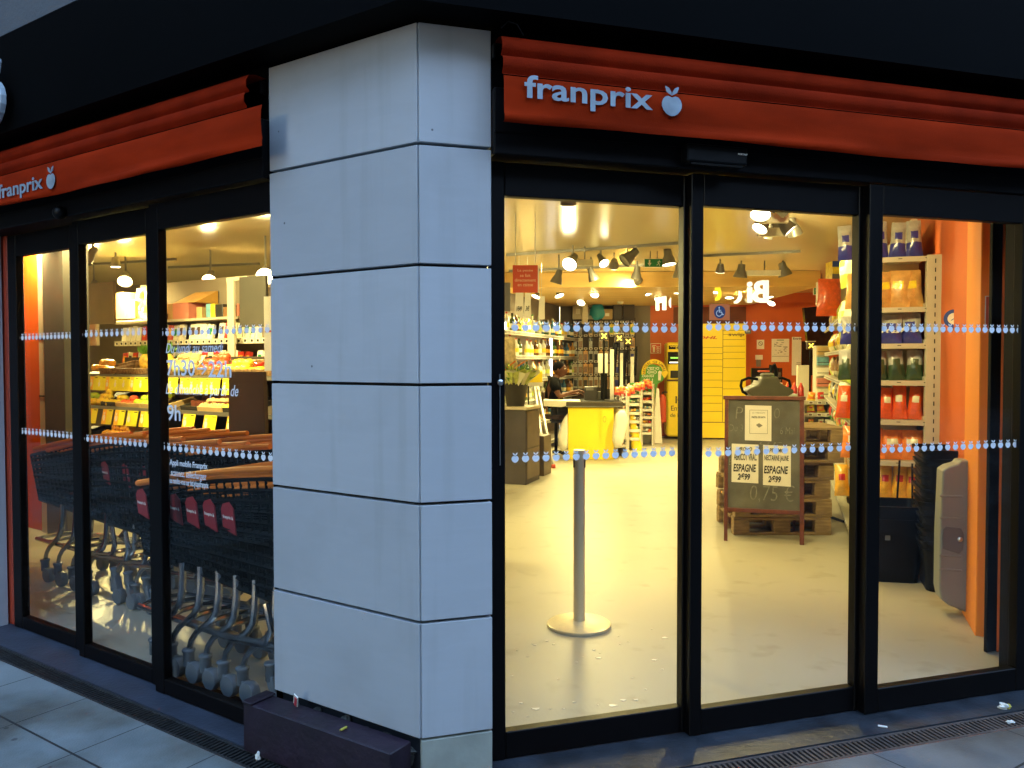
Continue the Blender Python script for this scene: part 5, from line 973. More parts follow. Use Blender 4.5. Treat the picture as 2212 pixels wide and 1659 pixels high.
# parcel lockers
t,W,H=onwall('parcel_lockers','tall yellow parcel lockers with rows of narrow doors','parcel lockers',1505,1612,700,947,'yellow_paint',-.55,.5,.004)
mb=MB(); xs=W*(1562-1505)/107
mb.box(xs-.004,xs+.004,-.004,-.0005,H*.14,H*.985)
for v in(715,724,735,749,762,776,795,824,841): 
    z_=H*(947-v)/247; mb.box(xs+.004,W-.02,-.004,-.0005,z_,z_+.006)
for v in(752,765,778,792,806,822,838,856,872,890): z_=H*(947-v)/247; mb.box(.01,xs-.004,-.004,-.0005,z_,z_+.006)
mb.box(.0,W,-.004,-.0005,H*.135,H*.141); mb.build('door_seams','ink_brown',t)
MB().text('DHL',W*.02,xs-.10,H*(947-733)/247,H*(947-727)/247,-.002,.002,bold=.03,shear=.3).build('lettering','red_sign',t); MB().text('swip',xs+.10,xs+.38,H*(947-729)/247,H*(947-720)/247-.0,-.002,.002,bold=.01).build('lettering','ink_brown',t)
MB().box(xs+.39,xs+.50,-.006,-.002,H*(947-722)/247,H*(947-712)/247).build('box_logo','grey_plastic',t); MB().text('BOX',xs+.41,xs+.48,H*(947-719)/247,H*(947-715)/247,-.007,.001,bold=.02).build('lettering','white_paper',t)
MB().box(.03,.10,-.008,-.002,H*(947-796)/247,H*(947-786)/247).build('screen','navy_disc',t)
# money transfer kiosk
t,W,H=onwall('money_kiosk','yellow and black money transfer kiosk beside the first door stile','kiosk',1441,1503,740,944,'yellow_paint',-.6,.5,.03)
def kb(a,b,v0,v1,m,nm,d=.012): MB().box(W*a,W*b,-d,-.001,H*(944-v1)/204,H*(944-v0)/204).build(nm,m,t,bevel=.003)
kb(.06,.98,747,755,'screen_black','header_plate'); kb(.03,.97,761,787,'screen_black','screen_bezel',.02); kb(.12,.97,801,817,'ink','keypad',.015); kb(-.005,1.005,820,824,'ink_brown','ledge',.02)
MB().box(W*.08,W*.9,-.023,-.0205,H*(944-785)/204,H*(944-782)/204).build('screen_bar','screen_white',t); MB().box(W*.12,W*.42,-.023,-.0205,H*(944-775)/204,H*(944-772)/204).build('screen_text','screen_green',t); MB().text('from',W*.6,W*.85,H*(944-775)/204,H*(944-771)/204,-.021,.002).build('lettering','screen_white',t)
MB().text('WESTERN',W*.09,W*.9,H*(944-750.5)/204,H*(944-747.8)/204,-.013,.002,bold=.03).build('lettering','yellow_paint',t); MB().text('UNION',W*.3,W*.9,H*(944-754.5)/204,H*(944-751.5)/204,-.013,.002,bold=.03).build('lettering','yellow_paint',t)
MB().text('ICI',W*.30,W*.66,H*(944-872)/204,H*(944-856)/204,-.002,.002,bold=.03).build('lettering','ink',t); MB().text('Envoyez',W*.15,W*.92,H*(944-891)/204,H*(944-877)/204,-.002,.002).build('lettering','ink',t); MB().text("de l'argent",W*.12,W*.95,H*(944-904)/204,H*(944-893)/204,-.002,.002).build('lettering','ink',t)
# brown upper strip over the lockers
t,W,H=onwall('brown_wall_panel','brown painted strip of wall above the parcel lockers','wall panel',1455,1612,664,700,'brown_wall',-.012,.01)
# posters
t,W,H=onwall('no_smoking_notice','small white no smoking notice on the orange wall','notice',1635,1651,735,755,'white_paper',-.03); 
mb=MB(); c_=(W/2,H*.6); rr_=W*.30
for k in range(20):
    a=R(18*k); b_=R(18*(k+1)); q=[(c_[0]+r_*math.cos(x),c_[1]+r_*math.sin(x)) for r_,x in((rr_,a),(rr_,b_),(rr_*.78,b_),(rr_*.78,a))]; mb.prism(q[::-1],-.003,-.001,lambda u,v,w:(u,w,v))
stroke(mb,[(c_[0]-rr_*.6,c_[1]+rr_*.6),(c_[0]+rr_*.6,c_[1]-rr_*.6)],rr_*.2); mb.build('pictogram','ink_brown',t)
t,W,H=onwall('evacuation_plan','white evacuation plan poster on the orange wall','poster',1667,1705,733,783,'white_paper',-.03); MB().box(W*.3,W*.7,-.002,-.0003,H*.93,H*.96).build('title','green_sign',t); MB().box(.01,W-.01,-.002,-.0003,H*.24,H*.255).build('rule','ink',t)
mb=MB(); 
for k in range(26): a,b=rnd.uniform(.1,.85)*W,rnd.uniform(.32,.85)*H; mb.box(a,a+rnd.uniform(.01,.05),-.002,-.0003,b,b+rnd.uniform(.003,.02))
mb.build('plan_drawing','grey_ink',t)
t,W,H=onwall('entry_poster','tall grey white poster headed Entree beside the black board','poster',1711,1731,729,812,'white_paper',-.03); MB().text('Entrée',W*.12,W*1.1,H*.93,H*.985,-.001,.001,bold=.02).build('lettering','ink',t)
mb=MB()
for k in range(7): mb.box(W*.5,W*.95,-.002,-.0003,H*(.05+.045*k),H*(.05+.045*k)+.01)
mb.build('small_print','grey_ink',t)
onwall('black_poster','black poster with pale splash right of the tall grey poster','poster',1732,1757,738,812,'screen_black',-.05); 
t,W,H=onwall('wall_socket','small grey switch with a white plate on the orange wall','switch',1634,1644,778,793,'lamp_grey',-.03,.03); MB().box(-.02,W+.03,-.003,.01,H+.002,H+.09).build('plate','white_paper',t)
# black shelf board behind scrubber
t,W,H=onwall('notice_board','black board with dark green leaflets behind the floor scrubber','notice board',1623,1690,796,842,'screen_black',-1.2,.05); 
for k in range(6): MB().box(W*(.32+.11*k),W*(.40+.11*k),-.004,-.0005,H*.35,H*(.75+.03*(k%3))).build('leaflet',['green_poster','lamp_grey','cabinet_dark'][k%3],t)
# tilted tv panel and exit signs
p=at(1735,700,12.2); t=thing('black_screen','large black screen hanging tilted above the posters','screen',WO,p[0],12.2,0,R(0)); f_=lambda vx,vy:((vx-1735)/1724*12.2,HC+(780-vy)*12.2/1724)
MB().prism([f_(1736,666),f_(1746,750),f_(1800,752),f_(1800,660)][::-1],0,.08,lambda u,v,w:(u,w,v)).build('panel','screen_black',t,bevel=.004); 
def runner(mb,x,z,s,fl=1,y=0):
    g=lambda a,b:(x+fl*a*s,z+b*s); mb.prism([(x+.62*s*fl*0+ (.05*s)*math.cos(k*R(45))+fl*.08*s,z+.85*s+.06*s*math.sin(k*R(45))) for k in range(8)],-.0035+y,-.002+y,lambda u,v,w:(u,w,v))
    stroke(mb,[g(.05,.75),g(-.05,.45)],.13*s,y-.002); stroke(mb,[g(.05,.72),g(.22,.6),g(.3,.7)],.06*s,y-.0025); stroke(mb,[g(.03,.72),g(-.15,.68),g(-.22,.52)],.06*s,y-.003); stroke(mb,[g(-.05,.45),g(.12,.3),g(.06,.05)],.08*s,y-.0035); stroke(mb,[g(-.05,.45),g(-.14,.25),g(-.32,.2)],.08*s,y-.004)
def exitsign(vx0,vx1,vy0,vy1,Y,lab,down,flip):
    a=at(vx0,vy1,Y); b=at(vx1,vy0,Y); t=thing('exit_sign',lab,'exit sign',WO,a[0],Y,a[2]); W=b[0]-a[0];H=b[2]-a[2]
    MB().box(0,W,0,.03,0,H).build('frame','white_paper',t,bevel=.002); MB().box(W*.03,W*.97,-.002,-.0003,H*.06,H*.94).build('green_field','green_sign',t)
    mb=MB(); xA=W*(.27 if down else .75); s=H*.8
    if down: mb.prism([(xA-.1*s,H*.85),(xA-.1*s,H*.5),(xA-.28*s,H*.5),(xA,H*.12),(xA+.28*s,H*.5),(xA+.1*s,H*.5),(xA+.1*s,H*.85)],-.0045,-.0025,lambda u,v,w:(u,w,v))
    else: mb.prism([(xA-.3*s,H*.4),(xA+.05*s,H*.4),(xA+.05*s,H*.2),(xA+.35*s,H*.5),(xA+.05*s,H*.8),(xA+.05*s,H*.6),(xA-.3*s,H*.6)],-.0045,-.0025,lambda u,v,w:(u,w,v))
    mb.build('arrow','white_paper',t); mb=MB(); runner(mb,W*(.75 if down else .3),H*.1,s,1 if down else -1,-.0005); mb.build('running_man','white_paper',t)
    MB().box(W*.3,W*.34,.005,.025,H+.001,CZ-a[2]-.01).box(W*.66,W*.70,.005,.025,H+.001,CZ-a[2]-.01).build('hanger','lamp_grey',t)
exitsign(1392,1434,559,578,9.2,'green exit sign with down arrow beside the lit spotlight',True,False); exitsign(1758,1784,622,638,11.6,'small green exit sign left of the brown carton',False,True)
# red weighing notice with rods and hanging white sheets
a=at(1108,632,6.9); b=at(1165,573,6.9); t=thing('weighing_notice','red hanging notice about weighing at the till','notice',WO,a[0],6.9,a[2],R(0)); W=b[0]-a[0]; H=b[2]-a[2]; MB().box(0,W-.012,0,.012,0,H).build('board','red_sign',t); MB().box(W-.011,W,.0,.02,0,H).build('edge','white_paper',t)
mb=MB()
for k,s in enumerate(('La pesée','se fait','directement','en caisse')): w_=[.58,.40,.80,.58][k]*W; mb.text(s,(W-.012)/2-w_/2,(W-.012)/2+w_/2,H*(.80-.172*k)-.0-.055*H,H*(.80-.172*k)+.055*H,-.0005,.001,bold=.01)
mb.build('lettering',mat('letter_pink',(.80,.50,.32),.6),t); MB().tube([(W*.1,.006,H),(W*.1,.006,CZ-a[2])],.003,5).build('wire','steel',t); MB().tube([(W*.85,.006,H),(W*.85,.006,CZ-a[2])],.003,5).build('wire','steel',t)
def sheet(vx0,vx1,vy0,vy1,Y,lab,sk=0,txt=None):
    a=at(vx0,vy1,Y); b=at(vx1,vy0,Y); t=thing('price_sheet',lab,'price sheet',WO,a[0],Y,a[2],0,'white price sheets hanging below the red notice'); W=b[0]-a[0];H=b[2]-a[2]
    MB().prism([(0,sk),(W,0),(W,H),(.01,H)],0,.003,lambda u,v,w:(u,w,v)).build('paper','white_paper',t)
    if txt: MB().text(txt,W*.2,W*.8,H*.3,H*.5,-.0005,.001,shear=.3,bold=.02).build('lettering','ink',t)
    MB().tube([(W*.5,.002,H),(W*.5,.002,H+.35)],.002,5).build('wire','steel',t)
sheet(1112,1131,632,690,7.6,'left white price sheet under the red notice',.05,'1€49'); sheet(1132,1147,633,688,7.7,'second white price sheet, touching the left one',.01,'3€'); sheet(1163,1177,640,690,8.4,'separate white price sheet with a small drawing, right of the pair')
t,W,H=wbox('grey_hanging_board','grey board cut by the pillar side stile','board',1080,1103,610,672,6.5,.02,'lamp_grey')
# mirrored hanging letters
def letters(s,vx0,vx1,vy0,vy1,Y,lab,m,mirror=True,crop=None):
    a=at(vx0,vy1,Y); b=at(vx1,vy0,Y); o=MB().text(s,0,b[0]-a[0],0,b[2]-a[2],0,.04,bold=.03,mirror=mirror).build('hanging_letters',m); o.location=a; tag(o,lab,'letters')
letters('Bi',1613,1659,607,655,9.6,'large white mirrored letters hanging under the soffit','letter_white_lit')
def cres(pts,Y,lab,m): 
    a=at(pts[0][0],pts[0][1],Y); MBo=MB().prism([((x-pts[0][0])/1724*Y,-(y-pts[0][1])/1724*Y) for x,y in pts][::-1],0,.04,lambda u,v,w:(u,w,v)); o=MBo.build('hanging_letter',m); o.location=a; tag(o,lab,'letter')
cres([(1597,628),(1602,634),(1604,641),(1601,650),(1594,656),(1588,656),(1587,652),(1593,648),(1597,640),(1597,633)],9.6,'white crescent of the mirrored letter o beside the white letters','letter_white_lit')
cres([(1546,622),(1556,621),(1559,632),(1559,640),(1554,649),(1547,650),(1546,644),(1551,641),(1553,634),(1550,628),(1546,629)],9.6,'yellow crescent letter above the wheelchair sticker','letter_yellow_lit')
cres([(1418,644),(1424,642),(1425,671),(1418,671)],9.7,'white left stroke of the hanging letter n','letter_white_lit'); cres([(1430,641),(1440,640),(1440,670),(1432,670),(1432,650)],9.7,'white right stroke of the hanging letter n','letter_white_lit'); cres([(1450,643),(1446,650),(1447,660),(1450,665)],9.7,'thin white crescent right of the letter n','letter_white_lit')
# ---- green recycling totem with yellow arch
p=gnd(1430,944,.01); Y=14.2; t=thing('recycling_totem','green lamp recycling totem with a yellow arch arrow','recycling totem',WO,at(1400,900,Y)[0],Y,.012); fx=lambda vx:(vx-1400)/1724*Y; fz=lambda vy:HC-(vy-780)*Y/1724-.012
g=[(1382,905),(1392,905),(1416,905),(1418,850),(1420,830),(1432,822),(1436,808),(1428,793),(1412,787),(1396,789),(1384,800),(1381,830)]
MB().prism([(fx(a),fz(b)) for a,b in g],0,.10,lambda u,v,w:(u,w,v)).build('body','green_poster',t)
P_=[]
for k in range(15): a=R(190-185*k/14); P_.append((fx(1412)+fx(1412+27)*0+.225*math.cos(a)+.0,fz(805)+.235*math.sin(a)))
Q_=[]
for k in range(15): a=R(190-185*k/14); Q_.append((fx(1412)+.155*math.cos(a),fz(805)+.165*math.sin(a)))
mb=MB(); 
for k in range(14): mb.prism([P_[k],P_[k+1],Q_[k+1],Q_[k]][::-1],-.02,-.002,lambda u,v,w:(u,w,v))
mb.prism([(P_[-1][0]+.04,P_[-1][1]),(Q_[-1][0]-.04,Q_[-1][1]),(P_[-1][0]-.035,P_[-1][1]-.13)][::-1],-.02,-.002,lambda u,v,w:(u,w,v)); mb.build('arch_arrow','yellow_poster',t)
mb=MB(); 
sx='RECYCLEZ VOS LAMPES'
for k,ch in enumerate(sx):
    if ch==' ': continue
    a=R(182-172*k/(len(sx)-1)); cx_,cz_=fx(1412)+.185*math.cos(a),fz(805)+.192*math.sin(a); rt=a-math.pi/2
    mb.text(ch,-.013,.013,-.02,.02,0,.002,bold=.02,fn=lambda x,z,d,cx_=cx_,cz_=cz_,rt=rt:(cx_+x*math.cos(rt)-z*math.sin(rt),-.021-d,cz_+x*math.sin(rt)+z*math.cos(rt)))
mb.build('lettering','ink_brown',t)
mb=MB(); mb.text("C'EST ICI",fx(1397),fx(1423),fz(799),fz(793),-.001,.002,bold=.02); mb.text('OUI,OUI',fx(1387),fx(1412),fz(816),fz(810),-.001,.002,bold=.02,shear=.2); mb.text('ICI !',fx(1390),fx(1410),fz(829),fz(818),-.001,.002,bold=.03); mb.build('lettering','white_paper',t)
mb=MB(); 
for k in range(16):
    a=R(22.5*k); b_=R(22.5*(k+1)); mb.prism([(fx(1408)+.085*r_*math.cos(x),fz(804)+.04*r_*math.sin(x)) for r_,x in((1,a),(1,b_),(.85,b_),(.85,a))][::-1],-.003,-.001,lambda u,v,w:(u,w,v))
mb.box(fx(1408)-.05,fx(1408)+.045,-.003,-.001,fz(805),fz(803)); mb.build('oval_logo','white_paper',t)
MB().prism([(fx(1421),fz(822)),(fx(1426),fz(822)),(fx(1428),fz(803)),(fx(1424),fz(801)),(fx(1421),fz(804))][::-1],-.03,-.005,lambda u,v,w:(u,w,v)).build('lamp_picture','white_paper',t)
t=thing('white_cone_panel','tall narrow white tapering panel beside the recycling totem','panel',WO,at(1418,940,13.9)[0],13.9,.012); MB().prism([(-.09,0),(.10,0),(.04,.95),(0,.97)],0,.06,lambda u,v,w:(u,w,v)).build('panel','white_paper',t)
# fire extinguisher sign, red extinguisher below
t,W,H=onwall('fire_sign','square red extinguisher sign with white outline on the orange wall','fire sign',1405,1428,742,764,'red_sign',-.03)
mb=MB(); e=.012
for q in((0,W,0,e),(0,W,H-e,H),(0,e,e,H-e),(W-e,W,e,H-e)): mb.box(q[0],q[1],-.003,-.0005,q[2],q[3])
mb.box(W*.24,W*.44,-.003,-.0005,H*.12,H*.62); mb.box(W*.29,W*.39,-.003,-.0005,H*.62,H*.72); stroke(mb,[(W*.18,H*.62),(W*.22,H*.78),(W*.5,H*.78)],W*.06,-.0005)
for k in range(4): stroke(mb,[(W*.60,H*(.70-.17*k)),(W*.70,H*(.60-.17*k)),(W*.84,H*(.68-.17*k))],W*.07,-.0005)
mb.build('pictogram',mat('sign_cream',(.75,.62,.42),.6),t)
p=at(1440,900,14.3); t=thing('fire_extinguisher','red extinguisher standing on the wall beside the yellow kiosk','fire extinguisher',WO,p[0]-.08,14.3,.35); MB().lathe([(.06,0),(.07,.02),(.07,.42),(.05,.47),(.02,.5)],n=16).build('cylinder','red_sign',t,smooth=40); MB().tube([(0,0,.5),(.0,0,.54),(.09,0,.54)],.012,6).build('lever','ink',t)
# ---- pegboard wall of hanging packs
YP=-.28
a0,zt0=bwp(1236,690,YP); a1,_=bwp(1373,690,YP)
t=thing('peg_wall','dark peg wall of hanging packs behind the till','peg wall',BW,a0,YP); MB().box(0,a1-a0,0,.03,.012,zt0+.02).build('board','shelf_liner',t)
PW=a1-a0
hp=proto(MB().box(-.042,.042,-.018,0,-.22,0,0).box(-.03,.03,-.030,-.018,-.18,-.06,1).box(-.012,.012,-.018,.0,.0,.02,0),'hanging_pack',['bag_silver','ink'],bevel=.003)
hv=[hp]+[variant(hp,m) for m in(['beige_metal','bag_brown'],['bag_yellow','bag_green'],['cardboard','bag_black'],['bag_black','bag_silver'],['white_paper','bag_red'],['bag_amber','bag_brown'],['beige_wall','bag_blue'])]
rows_=[699,728,756,784,812]
for r_,vy in enumerate(rows_):
    z=bwp(1300,vy,YP)[1]; n=12
    for k in range(n):
        if rnd.random()<.06: continue
        x=.06+(PW-.12)*k/(n-1); v=hv[rnd.choice([2,2,3]) if (r_==0 and k>6) else rnd.choice([0,1,3,4,6,7,1,4])]
        inst(v,f'{ordw(k)} hanging pack from the left in the {ORD[r_]} row of the peg wall','hanging pack',f'packs on the peg wall, {ORD[r_]} row',BW,a0+x,YP-.03,z-.02,rnd.uniform(-.12,.12),(0,0),(1,1,rnd.uniform(.85,1.05)))
    mb=MB(); 
    for k in range(n): x=.06+(PW-.12)*k/(n-1); mb.box(x-.032,x+.032,-.075,-.07,z+.005,z+.04); mb.box(x-.022,x+.022,-.0765,-.0752,z+.012,z+.033,1)
    mb.build('price_tag_row',['white_paper','ink_brown'],t)
# cartons on top
for i,(vx0,vx1,vy0,vy1,m,lb) in enumerate([(1237,1262,652,690,'cabinet_top','big tan carton at the left end above the peg wall'),(1262,1274,664,690,'white_paper','narrow pale carton above the peg wall'),(1271,1285,667,690,'beige_metal','pale labelled carton left of the blue bag'),(1272,1300,642,663,'white_paper','white carton stacked high above the blue bag'),(1301,1324,668,690,'cardboard','brown carton with white label right of the blue bag'),(1325,1345,655,690,'cabinet_dark','dark brown carton above the peg wall'),(1347,1372,650,690,'shelf_liner','darkest carton at the right end above the peg wall')]):
    t,W,H=onwall('carton',lb,'carton',vx0,vx1-1,vy0,vy1,m,YP-.02-.004*i if i!=3 else YP+.02,.2,.004)
    if i in(0,4): MB().box(W*.3,W*.7,-.002,-.0003,H*.3,H*.6).build('label','white_paper',t)
ob=MB().ball((0,0,.14),(.14,.08,.15),12,0,.35,8).build('blue_bag','teal',smooth=True); x_,z_=bwp(1291,690,YP-.05); place(ob,BW,x_,YP-.1,z_); tag(ob,'turquoise blue bag between cartons above the peg wall','bag')
wbox('red_brown_post','reddish brown post with a pale stripe above the bottles','post',1258,1270,0+640,700,14.6,.1,'cabinet_top'); 
# camera domes
for vx,vy,Y,lb in((1340,650,14.2,'white camera dome above the peg wall'),(1617,648,13.6,'white camera dome above the parcel lockers')):
    p=at(vx,vy,Y); ob=MB().lathe([(.0,-.06),(.05,-.05),(.075,0),(.075,.05)],n=16).build('camera_dome','white_metal',smooth=50); ob.location=(p[0],p[1],p[2]); tag(ob,lb,'camera')
# ---- lane displays with a lit yellow cross
def cross(vx,vy,sz,Y,lab,foot):
    p=at(vx,vy,Y); h=sz/1724*Y/2; t=thing('lane_display',lab,'lane display',WO,p[0],Y,foot)
    z=p[2]-foot; MB().box(-h,h,0,.05,z-h,z+h).build('housing','cabinet_dark',t,bevel=.01,bseg=2); MB().box(-h*1.12,h*1.12,-.02,.06,z+h+.001,z+h+.012).build('hood','beige_metal',t)
    mb=MB(); stroke(mb,[(-h*.5,z-h*.5),(h*.5,z+h*.5)],h*.22,-.001); stroke(mb,[(-h*.5,z+h*.5),(h*.5,z-h*.5)],h*.22,-.004); mb.build('cross','cross_lit',t); MB().tube([(0,.025,z-h),(0,.025,0)],.014,8).build('pole','black_plastic',t,smooth=True)
cross(1305,726,19,10.9,'nearest lit yellow cross display above the yellow till',.92); cross(1338,731,18,12.3,'middle lit yellow cross display of the row of three',.92); cross(1357,738,17,13.4,'farthest lit yellow cross display of the row of three',.92); cross(1752,748,17,11.2,'lit yellow cross display alone beside the magazine rack',.85)
# ---- bottle wall
t=thing('bottle_shelves','white lit shelves of spirits along the left wall','shelves',AX,-.4,-1.5)
LB=5.2; bzs=[1.87,1.53,1.19,.86,.5]
MB().box(-.02,0,0,LB,.012,2.15).build('back_panel','beige_wall',t)
for z in bzs+[.15]:
    MB().box(0,.40,0,LB,z-.02,z).build('shelf','white_metal',t)
    mb=MB(); mb.box(.401,.412,0,LB,z-.05,z+.004); k=.02
    while k<LB-.05: mb.box(.4125,.414,k,k+.03,z-.042,z-.006,1); k+=.06
    mb.build('price_strip',['white_metal','ink'],t)
MB().box(.35,.385,3.2,3.24,1.20,1.86).build('light_strip','led_white',t); MB().box(.30,.33,.9,.94,1.9,1.98).build('light_strip','led_white',t)
for nme,c,ro in(('b_green',(.05,.10,.03),.12),('b_brown',(.10,.04,.01),.12),('b_clear',(.50,.50,.40),.1),('b_amber',(.45,.22,.04),.12),('b_blue',(.03,.12,.25),.12),('b_white',(.7,.68,.6),.2)): mat(nme,c,ro,0,.1,9,coat=.6)
bt=proto(MB().lathe([(.036,0,0),(.038,.01,0),(.038,.06,1),(.0382,.13,0),(.038,.18,0),(.03,.205,0),(.014,.225,0),(.013,.28,2),(.015,.282,2),(.015,.305,2)],n=12),'bottle',['b_green','white_paper','ink'],smooth=45)
bv=[bt]+[variant(bt,m) for m in(['b_brown','bag_gold','bag_gold'],['b_clear','white_paper','bag_silver'],['b_amber','bag_pale','ink'],['b_clear','bag_lime','bag_green'],['b_blue','bag_pale','bag_silver'],['b_white','bag_yellow','bag_red'],['b_green','bag_gold','bag_gold'])]
for i,z in enumerate(bzs):
    for k in range(24):
        y=-1.45+.1+k*.205
        if rnd.random()<.05: continue
        inst(rnd.choice(bv),f'{ordw(k)} bottle from the door end on the {ORD[i]} bottle shelf','bottle',f'bottles on the {ORD[i]} bottle shelf',AX,-.07+rnd.uniform(-.03,.02),y,z+.001,rnd.random()*6,(0,0),(1.15,1.15,rnd.uniform(.78,.98)))
# glassy clear pack on a black shelf with orange tongs, top left of the pane
p=at(1090,790,9.62); t=thing('snack_stand','black stand with a bulging clear bag of nuts and orange tongs','snack stand',WO,p[0]-.34,9.62,.012)
MB().box(0,.62,0,.4,1.30,1.33).build('shelf','crate_black',t,bevel=.004); MB().box(.22,.26,.02,.06,.91,1.299).build('leg','crate_black',t); MB().box(.38,.41,.3,.34,.91,1.299).build('leg','crate_black',t)
bagmesh(.58,.40,.34,77,0,14,14).build('clear_nut_bag','clear_bag',t,smooth=60,loc=(.22,.20,1.331))
MB().tube([(.43,-.03,1.30),(.50,-.04,1.38),(.58,-.02,1.43)],[.014,.011,.009],6).build('tongs','orange_plastic',t,smooth=True); MB().tube([(.33,-.03,1.31),(.40,-.04,1.38),(.47,-.02,1.44)],[.014,.011,.009],6).build('tongs','orange_plastic',t,smooth=True)
MB().prism([(.36,1.02),(.60,1.02),(.60,1.27),(.36,1.27)],-.02,.0,lambda u,v,w:(u,w,v)).build('hanging_tray','cabinet_top',t)
p=at(1092,800,8.6)
ob=MB().box(0,.12,0,.25,0,.10,0).build('yellow_crate','yellow_paint',bevel=.004); q=at(1124,826,10.4); ob.location=(q[0],q[1],q[2]); ob.scale=(2.4,1,1.4); tag(ob,'yellow crate behind the flower leaves','crate')
t=thing('crate_stand','white trestle under the yellow crate','trestle',WO,q[0],q[1],.012); MB().box(0,.3,0,.25,q[2]-.06,q[2]-.013).build('top','white_metal',t); MB().box(.01,.03,.2,.22,0,q[2]-.061).build('leg','crate_black',t); MB().box(.10,.12,.2,.22,0,q[2]-.061).build('leg','crate_black',t)
# ---- dark cabinet with flower bucket
cf=Fr(*gnd(1136,1048,.01)[:2],-20); 
t=thing('dark_cabinet','dark brown cabinet with a beige top at the left of the aisle','cabinet',cf,-.62,0,.012); hcb=.87
MB().box(0,.62,0,.03,0.0,hcb).box(0,.62,.03,.50,.0,hcb).build('body','cabinet_dark',t,bevel=.003); MB().box(-.02,.64,-.02,.52,hcb+.001,hcb+.035).build('top','cabinet_top',t,bevel=.004)
MB().box(.6205,.628,.02,.48,.42,hcb-.02).build('door',mat('cabinet_brown',(.12,.085,.05),.5,0,.2,5),t,bevel=.002); MB().box(.6205,.628,.02,.48,.06,.41).build('door','cabinet_brown',t,bevel=.002)
t2=thing('low_cabinet','lower brown cabinet in shade behind the dark one','cabinet',cf,-.22,.75,.012); MB().box(0,.2,0,.3,0,.50).build('body','cabinet_brown',t2,bevel=.003); 
t=thing('flower_bucket','black bucket of wrapped green flowers on the dark cabinet','flower bucket',cf,-.20,.2,.012+hcb+.036)
MB().lathe([(.105,0),(.15,.27),(.155,.275),(.148,.278),(.11,.03)],n=22).build('bucket','crate_black',t,smooth=40)
mb=MB()
for k in range(150):
    a=rnd.random()*6.28; rr_=rnd.random()**.6; b=Vector((.10*rr_*math.cos(a),.10*rr_*math.sin(a),.24+rnd.random()*.06)); d=Vector((math.cos(a)*rr_*1.0,math.sin(a)*rr_*1.0,1.25-.5*rr_)).normalized(); l=.12+.17*rnd.random(); s=d.cross(Vector((math.sin(k),math.cos(k),.2))).normalized()*(.012+.014*rnd.random()); mid=b+d*l*.55+Vector((0,0,.01)); tip=b+d*l+Vector((math.cos(a),math.sin(a),-.5))*.03*rr_
    mb.add([b,mid-s,tip,mid+s],[(0,1,2),(0,2,3)],0 if k%3 else 1)
mb.build('leaves',['leaf_green','leaf_pale'],t)
for k in range(7):
    a=R(200+k*28); mb=MB(); d=Vector((math.cos(a),math.sin(a),0)); s=Vector((-math.sin(a),math.cos(a),0)); b=d*.12+Vector((0,0,.24)); 
    vs=[]; 
    for j in range(5):
        for i in range(5): u=(i/4-.5); v=j/4; vs.append(b+s*u*(.08+.22*v)+d*(v*.15+.012*math.sin(i*3+k))+Vector((0,0,v*.19-.06*abs(u)*v+.012*math.sin(i*5+k))))
    mb.add(vs,[(j*5+i,j*5+i+1,j*5+i+6,j*5+i+5) for j in range(4) for i in range(4)]); mb.build('wrapping','wrap_paper' if k%2 else 'leaf_pale',t,smooth=True)
# ---- aluminium step ladder leaning
for k,(v0,v1,lb) in enumerate([((1152,790),(1177,1012),'left'),((1163,790),(1200,1012),'right')]): pass
ft=gnd(1180,1014,.01); t=thing('step_ladder','narrow aluminium step ladder with orange feet leaning beside the cashier','ladder',WO,ft[0],ft[1],.012)
Yl=ft[1]; g2=lambda vx,vy:((vx-1180)/1724*Yl,HC-(vy-780)*Yl/1724-.012)
for a_,b_,dy in(((1177,1010),(1150,790),0),((1196,1010),(1158,815),.12)):
    p0_,p1_=g2(*a_),g2(*b_); mb=MB(); mb.tube([(p0_[0],dy,p0_[1]),(p1_[0],.55,p1_[1])],.022,4,sx=.5); mb.build('rail','alu',t); MB().box(p0_[0]-.028,p0_[0]+.028,dy-.03,dy+.03,0,.05).build('foot','red_sign',t,bevel=.008)
for k in range(5):
    u=.15+.17*k; a_=g2(1177-27*u,1010-220*u); b_=g2(1196-38*u,1010-195*u); MB().tube([(a_[0],.55*u,a_[1]),(b_[0],.12+.43*u,b_[1])],.014,6).build('rung','alu',t)
# ---- till counter
CF=Fr(*gnd(1227,993,.01)[:2],-3.0); YC=CF.oy; cw=(1325-1227)/1724*YC; chh=HC-(880-780)*YC/1724; ctp=HC-(868-780)*YC/1724
t=thing('till_counter','yellow till counter with a black and steel belt edge','till counter',CF,0,0,.012)
MB().box(0,cw,0,.75,0,chh-.012).build('front_body','yellow_paint',t,bevel=.004); MB().box(-.03,cw+.13,-.03,.80,chh-.011,ctp-.012).build('belt_edge',mat('belt_dark',(.12,.10,.07),.3,.5,.1,6),t,bevel=.008)
MB().box(-.035,cw+.135,-.035,-.031,chh-.005,chh+.008).build('steel_trim','steel',t); MB().box(-.01,cw+.11,-.01,.78,ctp-.0115,ctp-.006).build('belt','black_plastic',t)
MB().prism([(-.36,ctp+.015),(0.18,ctp+.0),(.18,ctp-.02),(-.10,ctp-.09),(-.36,ctp-.075)],-.02,.45,lambda u,v,w:(u,w,v)).build('white_shelf','white_metal',t,bevel=.006)
mb=MB()
for k in range(16): a=R(22.5*k); b_=R(22.5*(k+1)); mb.prism([(cw*.80+.022*r_*math.cos(x),chh*.76+.045*r_*math.sin(x)) for r_,x in((1,a),(1,b_),(.88,b_),(.88,a))][::-1],-.0025,-.0005,lambda u,v,w:(u,w,v))
mb.build('oval_mark','ink_brown',t)
